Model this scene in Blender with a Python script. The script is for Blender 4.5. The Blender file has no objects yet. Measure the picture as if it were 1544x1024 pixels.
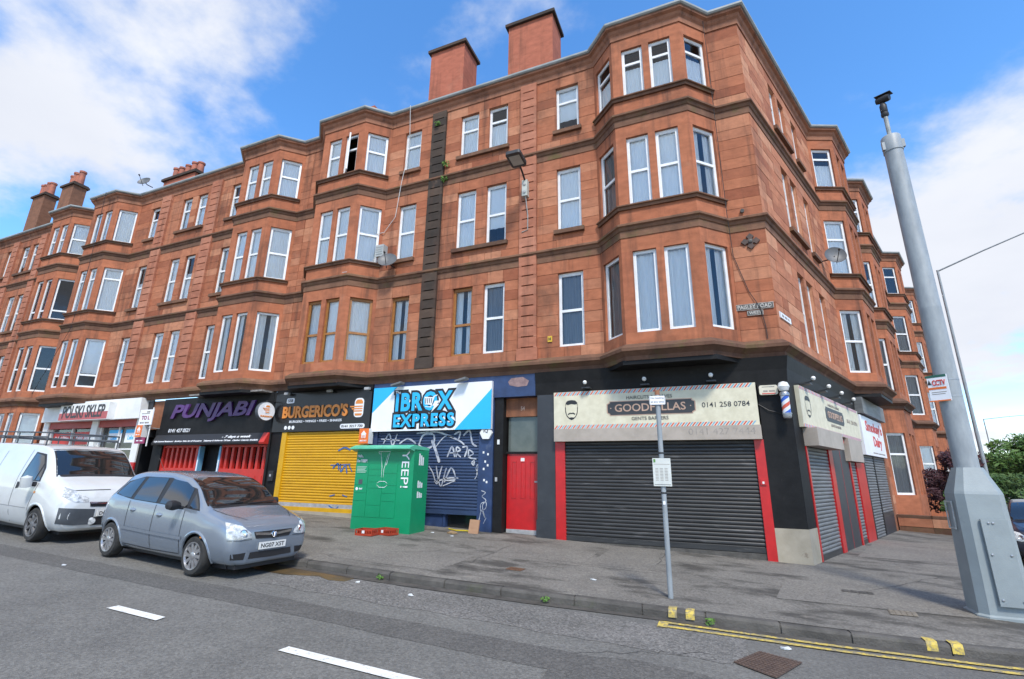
import bpy, bmesh, math, random
from mathutils import Vector, Matrix
from mathutils.bvhtree import BVHTree
random.seed(7)
SC = bpy.context.scene
COL = SC.collection
# ------------------------------------------------------------------ camera
YAW, PITCH, ROLL, FPX = math.radians(22.871), math.radians(15.637), math.radians(-0.843), 727.45
CAM = Vector((-1.598, -12.6, 1.74))
def cam_axes():
    r = Vector((math.cos(YAW), math.sin(YAW), 0)); f = Vector((-math.sin(YAW), math.cos(YAW), 0)); d = Vector((0, 0, -1))
    f2 = f*math.cos(PITCH) - d*math.sin(PITCH); d2 = d*math.cos(PITCH) + f*math.sin(PITCH)
    r3 = r*math.cos(ROLL) + d2*math.sin(ROLL); d3 = d2*math.cos(ROLL) - r*math.sin(ROLL)
    return r3, d3, f2
CR, CD, CF = cam_axes()
cd = bpy.data.cameras.new('camera'); cd.sensor_width = 36; cd.lens = FPX/1544*36; cd.clip_end = 2000; cd.clip_start = .05
co = bpy.data.objects.new('camera', cd); COL.objects.link(co)
m = Matrix((CR, -CD, -CF)).transposed().to_4x4(); m.translation = CAM
co.matrix_world = m
SC.camera = co
# ------------------------------------------------------------------ sky, sun, exposure
SUN_EL, SUN_AZ = math.radians(52), math.radians(148)     # azimuth clockwise from +Y
w = bpy.data.worlds.new('World'); SC.world = w; w.use_nodes = True
nt = w.node_tree; nt.nodes.clear()
def N(t, **k):
    n = nt.nodes.new(t)
    for a, v in k.items(): setattr(n, a, v)
    return n
LK = lambda a, b: nt.links.new(a, b)
sky = N('ShaderNodeTexSky'); sky.sky_type = 'NISHITA'; sky.sun_disc = False
sky.sun_elevation = SUN_EL; sky.sun_rotation = SUN_AZ; sky.ozone_density = 4.0; sky.air_density = 1.0; sky.dust_density = .3
tc = N('ShaderNodeTexCoord'); sep = N('ShaderNodeSeparateXYZ'); LK(tc.outputs['Generated'], sep.inputs[0])
def M(op, a, b=None, c=None):
    n = N('ShaderNodeMath', operation=op)
    for i, v in enumerate((a, b, c)):
        if v is None: continue
        if isinstance(v, (int, float)): n.inputs[i].default_value = v
        else: LK(v, n.inputs[i])
    return n.outputs[0]
zc = M('ADD', M('MAXIMUM', sep.outputs[2], 0.0), 0.22)
cmb = N('ShaderNodeCombineXYZ'); LK(M('DIVIDE', sep.outputs[0], zc), cmb.inputs[0]); LK(M('DIVIDE', sep.outputs[1], zc), cmb.inputs[1])
mp = N('ShaderNodeMapping'); LK(cmb.outputs[0], mp.inputs[0]); mp.inputs['Location'].default_value = (7.3, -2.1, 1.7)
n1 = N('ShaderNodeTexNoise'); n1.inputs['Scale'].default_value = 1.05; n1.inputs['Detail'].default_value = 9; n1.inputs['Roughness'].default_value = .58; n1.inputs['Distortion'].default_value = .1
LK(mp.outputs[0], n1.inputs['Vector'])
n2 = N('ShaderNodeTexNoise'); n2.inputs['Scale'].default_value = 2.2; n2.inputs['Detail'].default_value = 6
LK(mp.outputs[0], n2.inputs['Vector'])
low = N('ShaderNodeMapRange'); LK(sep.outputs[2], low.inputs[0]); low.inputs[1].default_value = 0.0; low.inputs[2].default_value = .5; low.inputs[3].default_value = .07; low.inputs[4].default_value = 0.0
cov = M('ADD', M('ADD', n1.outputs[0], M('MULTIPLY', M('SUBTRACT', n2.outputs[0], .5), .2)), low.outputs[0])
ramp = N('ShaderNodeValToRGB'); ramp.color_ramp.elements[0].position = .50; ramp.color_ramp.elements[1].position = .64
ramp.color_ramp.interpolation = 'EASE'
LK(cov, ramp.inputs[0])
cc = N('ShaderNodeMix', data_type='RGBA'); LK(n2.outputs[0], cc.inputs[0]); cc.inputs[6].default_value = (5.9, 6.3, 7.3, 1); cc.inputs[7].default_value = (8.4, 8.6, 9.1, 1)
hs = N('ShaderNodeHueSaturation'); hs.inputs['Saturation'].default_value = 1.2; hs.inputs['Value'].default_value = 2.85; LK(sky.outputs[0], hs.inputs['Color'])
mx = N('ShaderNodeMix', data_type='RGBA'); LK(ramp.outputs[0], mx.inputs[0]); LK(hs.outputs[0], mx.inputs[6]); LK(cc.outputs[2], mx.inputs[7])
bg = N('ShaderNodeBackground'); bg.inputs[1].default_value = .075; LK(mx.outputs[2], bg.inputs[0])
ow = N('ShaderNodeOutputWorld'); LK(bg.outputs[0], ow.inputs[0])
sl = bpy.data.lights.new('sun', 'SUN'); sl.energy = 2.6; sl.angle = math.radians(10); sl.color = (1, .95, .87)
so = bpy.data.objects.new('sun', sl); COL.objects.link(so)
sdir = Vector((math.sin(SUN_AZ)*math.cos(SUN_EL), math.cos(SUN_AZ)*math.cos(SUN_EL), math.sin(SUN_EL)))
so.rotation_euler = sdir.to_track_quat('Z', 'Y').to_euler(); so.location = (10, -20, 40)
SC.view_settings.view_transform = 'Standard'; SC.view_settings.look = 'None'; SC.view_settings.gamma = 1; SC.view_settings.use_curve_mapping = False
SC.view_settings.exposure = .68
SC.render.engine = 'CYCLES'; SC.render.resolution_x = 1024; SC.render.resolution_y = 679

# ------------------------------------------------------------------ helpers
def to_px(p):
    v = Vector(p) - CAM; z = max(v.dot(CF), .01)
    return 772 + FPX*v.dot(CR)/z, 512 + FPX*v.dot(CD)/z, v.dot(CF)
def link(o): COL.objects.link(o); return o
def tag(o, label, cat, group=None):
    o['label'] = label; o['category'] = cat
    if group: o['group'] = group
    return o
def thing(name, loc, label, cat, group=None, rz=0):
    o = bpy.data.objects.new(name, None); link(o); o.location = loc; o.rotation_euler = (0, 0, rz); o.empty_display_size = .2
    return tag(o, label, cat, group)
class MB:
    def __init__(s): s.v = []; s.f = []; s.mi = []
    def add(s, vs, fs, mi=0):
        b = len(s.v); s.v += [tuple(v) for v in vs]; s.f += [tuple(b+i for i in f) for f in fs]; s.mi += [mi]*len(fs); return s
    def box(s, F, u0, u1, z0, z1, d0, d1, mi=0):
        vs = [F(u, d, z) for z in (z0, z1) for d in (d0, d1) for u in (u0, u1)]
        return s.add(vs, [(0, 1, 3, 2), (4, 6, 7, 5), (0, 4, 5, 1), (2, 3, 7, 6), (0, 2, 6, 4), (1, 5, 7, 3)], mi)
    def quad(s, a, b, c, d, mi=0): return s.add([a, b, c, d], [(0, 1, 2, 3)], mi)
    def prism(s, F, poly, d0, d1, mi=0):        # poly of (u, z)
        n = len(poly); vs = [F(u, d1, z) for u, z in poly] + [F(u, d0, z) for u, z in poly]
        return s.add(vs, [tuple(range(n)), tuple(reversed(range(n, 2*n)))] + [(i, i+n, (i+1) % n+n, (i+1) % n) for i in range(n)], mi)
    def tube(s, pts, r, n=8, mi=0, cap=True):
        rr = r if isinstance(r, (list, tuple)) else [r]*len(pts)
        pts = [Vector(p) for p in pts]; b = len(s.v); prev = None
        for i, p in enumerate(pts):
            t = (pts[min(i+1, len(pts)-1)] - pts[max(i-1, 0)]).normalized()
            a = t.orthogonal().normalized() if prev is None else (prev - t*prev.dot(t)).normalized()
            prev = a; c = t.cross(a)
            s.v += [tuple(p + (a*math.cos(k*2*math.pi/n) + c*math.sin(k*2*math.pi/n))*rr[i]) for k in range(n)]
        fs = [(b+i*n+k, b+i*n+(k+1) % n, b+(i+1)*n+(k+1) % n, b+(i+1)*n+k) for i in range(len(pts)-1) for k in range(n)]
        if cap: fs += [tuple(b+k for k in reversed(range(n))), tuple(b+(len(pts)-1)*n+k for k in range(n))]
        s.f += fs; s.mi += [mi]*len(fs); return s
    def lathe(s, prof, c, axis=(0, 0, 1), n=16, mi=0, cap=True):   # prof (r, h)
        ax = Vector(axis).normalized(); a = ax.orthogonal().normalized(); bb = ax.cross(a); b = len(s.v); c = Vector(c)
        for r, h in prof:
            s.v += [tuple(c + ax*h + (a*math.cos(k*2*math.pi/n) + bb*math.sin(k*2*math.pi/n))*r) for k in range(n)]
        fs = [(b+i*n+k, b+i*n+(k+1) % n, b+(i+1)*n+(k+1) % n, b+(i+1)*n+k) for i in range(len(prof)-1) for k in range(n)]
        if cap and prof[0][0] > 1e-4: fs.append(tuple(b+k for k in reversed(range(n))))
        if cap and prof[-1][0] > 1e-4: fs.append(tuple(b+(len(prof)-1)*n+k for k in range(n)))
        s.f += fs; s.mi += [mi]*len(fs); return s
    def build(s, name, mats, parent=None, smooth=False, recalc=True, world=True):
        me = bpy.data.meshes.new(name); me.from_pydata(s.v, [], s.f)
        for mt in (mats if isinstance(mats, (list, tuple)) else [mats]): me.materials.append(mt)
        if any(s.mi): me.polygons.foreach_set('material_index', s.mi)
        if recalc:
            bm = bmesh.new(); bm.from_mesh(me); bmesh.ops.recalc_face_normals(bm, faces=bm.faces[:]); bm.to_mesh(me); bm.free()
        if smooth: me.polygons.foreach_set('use_smooth', [True]*len(me.polygons)); me.set_sharp_from_angle(angle=math.radians(38))
        o = bpy.data.objects.new(name, me); link(o)
        if parent is not None: attach(o, parent, world)
        return o
def wmat(o):
    mw = Matrix.LocRotScale(o.location, o.rotation_euler, o.scale)
    if o.parent: mw = wmat(o.parent) @ o.matrix_parent_inverse @ mw
    return mw
def attach(o, parent, world=True):
    o.parent = parent
    if world: o.matrix_parent_inverse = wmat(parent).inverted()
def frame(o, u):            # facade frame: origin, direction along facade; outward is to the right of travel
    ox, oy = o; ux, uy = u; l = math.hypot(ux, uy); ux /= l; uy /= l
    def F(a, d, z): return (ox + ux*a + uy*d, oy + uy*a - ux*d, z)
    F.o = (ox, oy); F.u = (ux, uy); F.rz = math.atan2(uy, ux)
    return F
SA = math.radians(67.814)
FM = frame((0, 0), (1, 0)); FS = frame((0, 0), (math.cos(SA), math.sin(SA)))
def gz(x, y): return -.0317*x + .01*y
def sweep(path, prof, close_ends=True):    # path: plan points; prof: (out, z)
    n = len(path); mb = MB(); P = [Vector(p) for p in path]; nor = []
    for i in range(n-1):
        t = (P[i+1]-P[i]).normalized(); nor.append(Vector((t.y, -t.x)))
    for i in range(n):
        if i == 0: mvec = nor[0]
        elif i == n-1: mvec = nor[-1]
        else:
            a, b = nor[i-1], nor[i]; mvec = (a+b)/(1+a.dot(b))
        mb.v += [(P[i].x+mvec.x*o, P[i].y+mvec.y*o, z) for o, z in prof]
    k = len(prof)
    fs = [(i*k+j, (i+1)*k+j, (i+1)*k+(j+1) % k, i*k+(j+1) % k) for i in range(n-1) for j in range(k)]
    if close_ends: fs += [tuple(range(k)), tuple((n-1)*k+j for j in reversed(range(k)))]
    mb.f = fs; mb.mi = [0]*len(fs)
    return mb
# ------------------------------------------------------------------ materials
def mat(name, col, rough=.6, col2=None, scale=3., detail=5, bump=0., bscale=60., metal=0., coat=0., spec=.5, lo=.35, hi=.65, stretch=(1, 1, 1), coord='pos', emis=0):
    mt = bpy.data.materials.new(name); mt.use_nodes = True; t = mt.node_tree; b = t.nodes['Principled BSDF']
    b.inputs['Roughness'].default_value = rough; b.inputs['Metallic'].default_value = metal; b.inputs['Coat Weight'].default_value = coat
    b.inputs['Specular IOR Level'].default_value = spec; b.inputs['Coat Roughness'].default_value = .05
    b.inputs['Base Color'].default_value = (*col, 1)
    if emis: b.inputs['Emission Color'].default_value = (*col, 1); b.inputs['Emission Strength'].default_value = emis
    if coord == 'pos': vec = t.nodes.new('ShaderNodeNewGeometry').outputs['Position']
    else: vec = t.nodes.new('ShaderNodeTexCoord').outputs['Object']
    mpn = t.nodes.new('ShaderNodeMapping'); mpn.inputs['Scale'].default_value = stretch; t.links.new(vec, mpn.inputs[0]); vec = mpn.outputs[0]
    if col2 is None: col2 = tuple(c*.82 for c in col)
    nz = t.nodes.new('ShaderNodeTexNoise'); nz.inputs['Scale'].default_value = scale; nz.inputs['Detail'].default_value = detail; nz.inputs['Roughness'].default_value = .62
    t.links.new(vec, nz.inputs['Vector'])
    mr = t.nodes.new('ShaderNodeMapRange'); mr.inputs[1].default_value = lo; mr.inputs[2].default_value = hi; t.links.new(nz.outputs[0], mr.inputs[0])
    mix = t.nodes.new('ShaderNodeMix'); mix.data_type = 'RGBA'; mix.inputs[6].default_value = (*col, 1); mix.inputs[7].default_value = (*col2, 1)
    t.links.new(mr.outputs[0], mix.inputs[0]); t.links.new(mix.outputs[2], b.inputs['Base Color'])
    if bump:
        nb = t.nodes.new('ShaderNodeTexNoise'); nb.inputs['Scale'].default_value = bscale; nb.inputs['Detail'].default_value = 4; t.links.new(vec, nb.inputs['Vector'])
        bp = t.nodes.new('ShaderNodeBump'); bp.inputs['Strength'].default_value = bump; bp.inputs['Distance'].default_value = .02
        t.links.new(nb.outputs[0], bp.inputs['Height']); t.links.new(bp.outputs[0], b.inputs['Normal'])
    mt['mix'] = mix.name; mt['nz'] = nz.name
    return mt
def over(mt, col, scale, lo, hi, amount=1., stretch=(1, 1, 1), detail=6, zr=None):    # another layer of stain over the colour
    t = mt.node_tree; b = t.nodes['Principled BSDF']; src = b.inputs['Base Color'].links[0].from_socket
    g = t.nodes.new('ShaderNodeNewGeometry'); mpn = t.nodes.new('ShaderNodeMapping'); mpn.inputs['Scale'].default_value = stretch; mpn.inputs['Location'].default_value = (scale*3.1, 7.7, 1.3); t.links.new(g.outputs['Position'], mpn.inputs[0])
    nz = t.nodes.new('ShaderNodeTexNoise'); nz.inputs['Scale'].default_value = scale; nz.inputs['Detail'].default_value = detail; nz.inputs['Roughness'].default_value = .65; t.links.new(mpn.outputs[0], nz.inputs['Vector'])
    mr = t.nodes.new('ShaderNodeMapRange'); mr.inputs[1].default_value = lo; mr.inputs[2].default_value = hi; mr.inputs[4].default_value = amount; t.links.new(nz.outputs[0], mr.inputs[0])
    mix = t.nodes.new('ShaderNodeMix'); mix.data_type = 'RGBA'; t.links.new(mr.outputs[0], mix.inputs[0]); t.links.new(src, mix.inputs[6]); mix.inputs[7].default_value = (*col, 1)
    t.links.new(mix.outputs[2], b.inputs['Base Color'])
    return mt
def stone(name, cols, rough=.85, soot=.5):
    mt = bpy.data.materials.new(name); mt.use_nodes = True; t = mt.node_tree; b = t.nodes['Principled BSDF']; b.inputs['Roughness'].default_value = rough; b.inputs['Specular IOR Level'].default_value = .2
    g = t.nodes.new('ShaderNodeNewGeometry'); oi = t.nodes.new('ShaderNodeObjectInfo')
    ad = t.nodes.new('ShaderNodeMath'); ad.operation = 'ADD'; t.links.new(g.outputs['Random Per Island'], ad.inputs[0]); t.links.new(oi.outputs['Random'], ad.inputs[1])
    fr = t.nodes.new('ShaderNodeMath'); fr.operation = 'FRACT'; t.links.new(ad.outputs[0], fr.inputs[0])
    rp = t.nodes.new('ShaderNodeValToRGB'); rp.color_ramp.interpolation = 'LINEAR'
    while len(rp.color_ramp.elements) < len(cols): rp.color_ramp.elements.new(.5)
    for i, c in enumerate(cols): rp.color_ramp.elements[i].position = i/(len(cols)-1); rp.color_ramp.elements[i].color = (*c, 1)
    t.links.new(fr.outputs[0], rp.inputs[0])
    # bedding streaks and mottling
    mpn = t.nodes.new('ShaderNodeMapping'); mpn.inputs['Scale'].default_value = (1.6, 1.6, 3.2); t.links.new(g.outputs['Position'], mpn.inputs[0])
    nz = t.nodes.new('ShaderNodeTexNoise'); nz.inputs['Scale'].default_value = 2.; nz.inputs['Detail'].default_value = 7; nz.inputs['Roughness'].default_value = .6; t.links.new(mpn.outputs[0], nz.inputs['Vector'])
    mr = t.nodes.new('ShaderNodeMapRange'); mr.inputs[1].default_value = .3; mr.inputs[2].default_value = .7; mr.inputs[3].default_value = .80; mr.inputs[4].default_value = 1.15; t.links.new(nz.outputs[0], mr.inputs[0])
    mu = t.nodes.new('ShaderNodeMix'); mu.data_type = 'RGBA'; mu.blend_type = 'MULTIPLY'; mu.inputs[0].default_value = 1; t.links.new(rp.outputs[0], mu.inputs[6]); t.links.new(mr.outputs[0], mu.inputs[7])
    t.links.new(mu.outputs[2], b.inputs['Base Color'])
    nb = t.nodes.new('ShaderNodeTexNoise'); nb.inputs['Scale'].default_value = 24; nb.inputs['Detail'].default_value = 6; t.links.new(g.outputs['Position'], nb.inputs['Vector'])
    bp = t.nodes.new('ShaderNodeBump'); bp.inputs['Strength'].default_value = .35; bp.inputs['Distance'].default_value = .015; t.links.new(nb.outputs[0], bp.inputs['Height']); t.links.new(bp.outputs[0], b.inputs['Normal'])
    if soot: over(mt, (.05, .035, .028), .7, .53, .76, soot, (1, 1, .7))
    over(mt, (.5, .3, .2), 1.3, .6, .8, .3)
    if soot: over(mt, (.10, .05, .035), 1.3, .52, .70, .25+soot*.9, (2.0, 2.0, .16))
    return mt
RED = [(.30, .112, .065), (.42, .172, .098), (.36, .135, .076), (.50, .245, .152), (.28, .10, .058), (.44, .19, .112), (.385, .15, .086)]
RED = [(r_*.94, g_*.87, b_*.80) for r_, g_, b_ in RED]
ST = stone('red_sandstone', RED, soot=.66)
ST2 = stone('pink_sandstone', [(c[0]*1.14, c[1]*1.22, c[2]*1.25) for c in RED], soot=.2)
STB = stone('bay_sandstone', [(.35, .122, .062), (.40, .145, .075), (.37, .132, .067), (.33, .114, .06)], soot=.58)
STS = stone('string_sandstone', [(.15, .08, .052), (.19, .10, .062), (.12, .068, .046)], soot=.8)
over(STS, (.10, .095, .03), 1.7, .55, .7, .55)
STE = stone('eaves_sandstone', [(.27, .125, .075), (.33, .15, .09), (.23, .11, .068)], soot=.7)
STD = stone('sooted_sandstone', [(.05, .04, .033), (.095, .065, .048), (.04, .033, .028), (.07, .052, .042)], soot=.3)
PILM = stone('pilaster_sandstone', [(.40, .165, .10), (.36, .14, .085), (.43, .19, .12)], soot=.35)
CHM = stone('chimney_sandstone', [(.36, .115, .07), (.40, .13, .08), (.38, .125, .075)], soot=.3)
CHB = stone('brown_chimney_stone', [(.25, .12, .07), (.21, .10, .06), (.28, .14, .085)], soot=.6)
WH = mat('white_upvc', (.78, .79, .79), .35, (.66, .68, .68), 4)
BRN = mat('brown_window_frame', (.34, .145, .03), .45, (.25, .10, .022), 9)
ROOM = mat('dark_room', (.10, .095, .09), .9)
NET = mat('net_curtain', (.92, .92, .91), .9, (.87, .88, .88), 1.2, stretch=(3, 3, .6))
DRAPE = mat('pale_drape', (.88, .88, .86), .9, (.80, .80, .79), 2, stretch=(6, 6, .3))
GREYDR = mat('grey_drape', (.30, .30, .30), .9, (.2, .2, .2), 3, stretch=(14, 14, .3))
SLATE = mat('roof_slate', (.10, .105, .115), .7, (.06, .062, .07), 5)
GUT = mat('gutter_grey', (.36, .38, .37), .5, (.24, .26, .25), 2, stretch=(1, 1, 4))
def glass_mat(name, tint=(.86, .9, .92), ior=1.7):
    mt = bpy.data.materials.new(name); mt.use_nodes = True; t = mt.node_tree; t.nodes.clear()
    o = t.nodes.new('ShaderNodeOutputMaterial'); mx = t.nodes.new('ShaderNodeMixShader'); tr = t.nodes.new('ShaderNodeBsdfTransparent'); gl = t.nodes.new('ShaderNodeBsdfGlossy'); fr = t.nodes.new('ShaderNodeFresnel')
    tr.inputs[0].default_value = (*tint, 1); gl.inputs['Roughness'].default_value = .02; fr.inputs[0].default_value = ior
    gl.inputs[0].default_value = (.95, .97, 1, 1)
    g = t.nodes.new('ShaderNodeNewGeometry'); nz = t.nodes.new('ShaderNodeTexNoise'); nz.inputs['Scale'].default_value = 1.6; t.links.new(g.outputs['Position'], nz.inputs['Vector'])
    bp = t.nodes.new('ShaderNodeBump'); bp.inputs['Strength'].default_value = .06; bp.inputs['Distance'].default_value = .05; t.links.new(nz.outputs[0], bp.inputs['Height']); t.links.new(bp.outputs[0], gl.inputs['Normal'])
    t.links.new(fr.outputs[0], mx.inputs[0]); t.links.new(tr.outputs[0], mx.inputs[1]); t.links.new(gl.outputs[0], mx.inputs[2]); t.links.new(mx.outputs[0], o.inputs[0])
    return mt
GLASS = glass_mat('window_glass', tint=(.985, .995, 1), ior=1.62)
# ------------------------------------------------------------------ windows
def rect_frame(mb, F, u0, u1, z0, z1, t, d0, d1):
    mb.box(F, u0, u0+t, z0, z1, d0, d1); mb.box(F, u1-t, u1, z0, z1, d0, d1)
    mb.box(F, u0+t, u1-t, z0, z0+t, d0, d1-.002); mb.box(F, u0+t, u1-t, z1-t, z1, d0, d1-.002)
def sheet(F, u0, u1, z0, z1, d, amp, wav, sc=0.):
    n = max(6, int((u1-u0)/wav*5)); mb = MB(); ph = random.random()*6
    for i in range(n+1):
        u = u0+(u1-u0)*i/n; dd = d+amp*math.sin(ph+(u-u0)/wav*2*math.pi)
        mb.v += [F(u, dd, z0+sc*abs(math.sin(u*14))), F(u, dd*1.0, z1)]
    mb.f = [(2*i, 2*i+2, 2*i+3, 2*i+1) for i in range(n)]; mb.mi = [0]*n
    return mb
def window(F, u0, u1, z0, z1, d, parent, fm=None, tr=.5, cur='net', opened=0):
    fm = fm or WH; t = .08; mb = MB(); rect_frame(mb, F, u0, u1, z0, z1, t, d-.07, d)
    zt = None
    if tr: zt = z1-(z1-z0)*tr; mb.box(F, u0+t, u1-t, zt-.038, zt+.038, d-.06, d-.004)
    if tr and cur != 'none': mb.box(F, u0+t, u1-t, z1-t-.02, z1-t, d-.05, d-.012)
    o = mb.build('window', fm, parent, recalc=False)
    def pane(a, b):
        p = MB(); p.quad(F(u0+t, d-.035, a), F(u1-t, d-.035, a), F(u1-t, d-.035, b), F(u0+t, d-.035, b)); p.build('pane', GLASS, o, recalc=False)
    if opened:                                   # a sash swung open
        G = frame(F(u0+t, d-.02, 0)[:2], (math.cos(F.rz+opened), math.sin(F.rz+opened)))
        s = MB(); rect_frame(s, G, 0, u1-u0-2*t, z0+t, z1-t, .05, -.02, .03)
        s.build('sash', fm, o, recalc=False)
        s = MB(); s.quad(G(.05, 0, z0+t), G(u1-u0-2*t-.05, 0, z0+t), G(u1-u0-2*t-.05, 0, z1-t), G(.05, 0, z1-t)); s.build('pane', GLASS, o, recalc=False)
    elif zt: pane(z0+t, zt-.03); pane(zt+.03, z1-t)
    else: pane(z0+t, z1-t)
    h = z1-z0
    if cur == 'net': sheet(F, u0+.02, u1-.02, z0, z1, d-.085, .006, .1).build('net_curtain', NET, o, recalc=False)
    elif cur == 'half': sheet(F, u0+.02, u1-.02, z0+h*.28, z1, d-.085, .002, .3, .02).build('blind', NET, o, recalc=False)
    elif cur == 'low': sheet(F, u0+.02, u1-.02, z0, z0+h*.62, d-.085, .006, .1).build('net_curtain', NET, o, recalc=False)
    elif cur == 'drape':
        sheet(F, u0+.02, u0+(u1-u0)*.42, z0, z1, d-.115, .018, .13).build('drape', DRAPE, o, recalc=False)
        sheet(F, u0+(u1-u0)*.62, u1-.02, z0, z1, d-.115, .018, .13).build('drape', DRAPE, o, recalc=False)
    elif cur == 'full': sheet(F, u0+.02, u1-.02, z0, z1, d-.115, .016, .14).build('drape', DRAPE, o, recalc=False)
    elif cur == 'grey': sheet(F, u0+.02, u1-.02, z0, z1, d-.115, .016, .14).build('drape', GREYDR, o, recalc=False)
    return o
def rnd_cur(): return random.choices(['net', 'half', 'low', 'drape', 'full', 'none', 'grey'], [8, 4, 3, 2, 2, 1, 1])[0]
# ------------------------------------------------------------------ walls
def wall_panel(F, u0, u1, z0, z1, ops, d=-.02, rev=.2):
    us = sorted({u0, u1, *[o[0] for o in ops], *[o[1] for o in ops]}); zs = sorted({z0, z1, *[o[2] for o in ops], *[o[3] for o in ops]})
    mb = MB()
    for a, b in zip(us, us[1:]):
        for c, e in zip(zs, zs[1:]):
            mu, mz = (a+b)/2, (c+e)/2
            if any(o[0] < mu < o[1] and o[2] < mz < o[3] for o in ops): continue
            mb.quad(F(a, d, c), F(b, d, c), F(b, d, e), F(a, d, e))
    for o in ops:
        a, b, c, e = o[:4]; dep = o[4] if len(o) > 4 else .7
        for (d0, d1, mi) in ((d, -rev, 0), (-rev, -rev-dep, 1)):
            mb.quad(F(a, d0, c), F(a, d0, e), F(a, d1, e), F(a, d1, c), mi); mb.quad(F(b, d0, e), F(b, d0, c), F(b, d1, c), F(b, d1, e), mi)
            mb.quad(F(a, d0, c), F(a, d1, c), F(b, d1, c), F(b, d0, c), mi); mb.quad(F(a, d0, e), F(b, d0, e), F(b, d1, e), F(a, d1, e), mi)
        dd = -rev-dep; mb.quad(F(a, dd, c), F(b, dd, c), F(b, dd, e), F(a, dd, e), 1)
    return mb
def courses(levels, h=.315):
    out = []
    for a, b in zip(levels, levels[1:]):
        n = max(1, round((b-a)/h)); out += [(a+(b-a)*i/n, a+(b-a)*(i+1)/n) for i in range(n)]
    return out
def blocks(F, u0, u1, levels, ops, lmin=.45, lmax=1.15, h=.315):
    res = []
    for z0, z1 in courses(levels, h):
        spans = [(u0, u1)]
        for o in ops:
            if o[2] < z1-.02 and o[3] > z0+.02:
                new = []
                for a, b in spans:
                    if o[1] <= a or o[0] >= b: new.append((a, b)); continue
                    if o[0]-a > .04: new.append((a, o[0]))
                    if b-o[1] > .04: new.append((o[1], b))
                spans = new
        for a, b in spans:
            p = a
            while p < b-.01:
                l = random.uniform(lmin, lmax)
                if b-(p+l) < lmin: l = b-p if b-p < lmax*1.25 else (b-p)/2
                res.append((F, p, p+l, z0, z1)); p += l
    return res
def unit_block():
    me = bpy.data.meshes.new('ashlar_block')
    e = .5; v = [(-e, -e, -e), (e, -e, -e), (e, -e, e), (-e, -e, e), (-e, e, -e), (e, e, -e), (e, e, e), (-e, e, e)]
    me.from_pydata(v, [], [(0, 1, 2, 3), (1, 5, 6, 2), (4, 0, 3, 7), (3, 2, 6, 7), (4, 5, 1, 0)])
    return me
UB = {}
def place_blocks(bl, wall, m, limit=300, name='ashlar_block'):
    def area(b):
        F, a, c, z0, z1 = b; p = [to_px(F(u, 0, z)) for u, z in ((a, z0), (c, z0), (c, z1), (a, z1))]
        if min(q[2] for q in p) < .3: return 0
        if max(q[0] for q in p) < -20 or min(q[0] for q in p) > 1564 or max(q[1] for q in p) < -20: return 0
        return abs(sum(p[i][0]*p[(i+1) % 4][1]-p[(i+1) % 4][0]*p[i][1] for i in range(4)))/2
    bl = sorted(bl, key=area, reverse=True); g = .010
    if m.name not in UB: UB[m.name] = unit_block(); UB[m.name].materials.append(m)
    for F, a, c, z0, z1 in bl[:limit]:
        d1 = random.uniform(-.002, .007); o = bpy.data.objects.new(name, UB[m.name]); link(o)
        o.location = F((a+c)/2, d1-.02, (z0+z1)/2); o.scale = (c-a-g, .04, z1-z0-g); o.rotation_euler = (0, 0, F.rz); o.parent = wall
    if bl[limit:]:
        mb = MB()
        for F, a, c, z0, z1 in bl[limit:]:
            d1 = random.uniform(-.002, .007); k = g/2; a += k; c -= k; z0 += k; z1 -= k
            vs = [F(u, d, z) for z in (z0, z1) for d in (-.04, d1) for u in (a, c)]
            mb.add(vs, [(2, 3, 7, 6), (0, 2, 6, 4), (1, 5, 7, 3), (4, 6, 7, 5), (0, 1, 3, 2)])
        o = mb.build('ashlar_blocks', m, wall, recalc=False); o['kind'] = 'stuff'
Z1, Z2, ZE = 8.25, 11.75, 14.95
FL = [(5.22, 7.45), (8.8, 10.95), (12.32, 14.03)]
def string_prof(zt): return [(-.05, zt-.40), (.022, zt-.40), (.022, zt-.21), (.05, zt-.19), (.075, zt-.12), (.125, zt-.09), (.125, zt-.035), (.02, zt+.03), (-.05, zt+.03)]
CORN = [(-.05, 4.50), (.05, 4.50), (.07, 4.60), (.16, 4.68), (.21, 4.71), (.21, 4.79), (.04, 4.92), (-.05, 4.92)]
EAVE = [(-.05, 14.42), (.03, 14.42), (.04, 14.58), (.09, 14.64), (.12, 14.72), (.2, 14.76), (.2, 14.83), (-.05, 14.83)]
GUTP = [(.10, 14.835), (.24, 14.835), (.275, 14.87), (.28, 14.925), (.26, 14.925), (.25, 14.87), (.10, 14.87)]
SILLP = [(-.05, -.13), (.06, -.13), (.07, -.06), (.115, -.045), (.115, -.01), (.02, .02), (-.05, .02)]
BD = .70
def bay_path(b): return [(b[0], 0), (b[0]+BD, BD), (b[1]-BD, BD), (b[1], 0)]
def pil_stone(w_, h, m):
    key = ('p', w_, h, m.name)
    if key in UB: return UB[key]
    mb = MB(); I = lambda u, d, z: (u, -d, z); s = .035
    mb.box(I, -w_/2, w_/2, s, h-.004, -.02, .09); mb.box(I, -w_/2, -w_/2+.09, 0.004, s, -.02, .088); mb.box(I, w_/2-.09, w_/2, 0.004, s, -.02, .088)
    mb.box(I, -w_/2+.09, w_/2-.09, 0.004, s, -.02, .02)
    me = bpy.data.meshes.new('pilaster_stone'); me.from_pydata(mb.v, [], mb.f); me.materials.append(m); UB[key] = me
    return me
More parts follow.
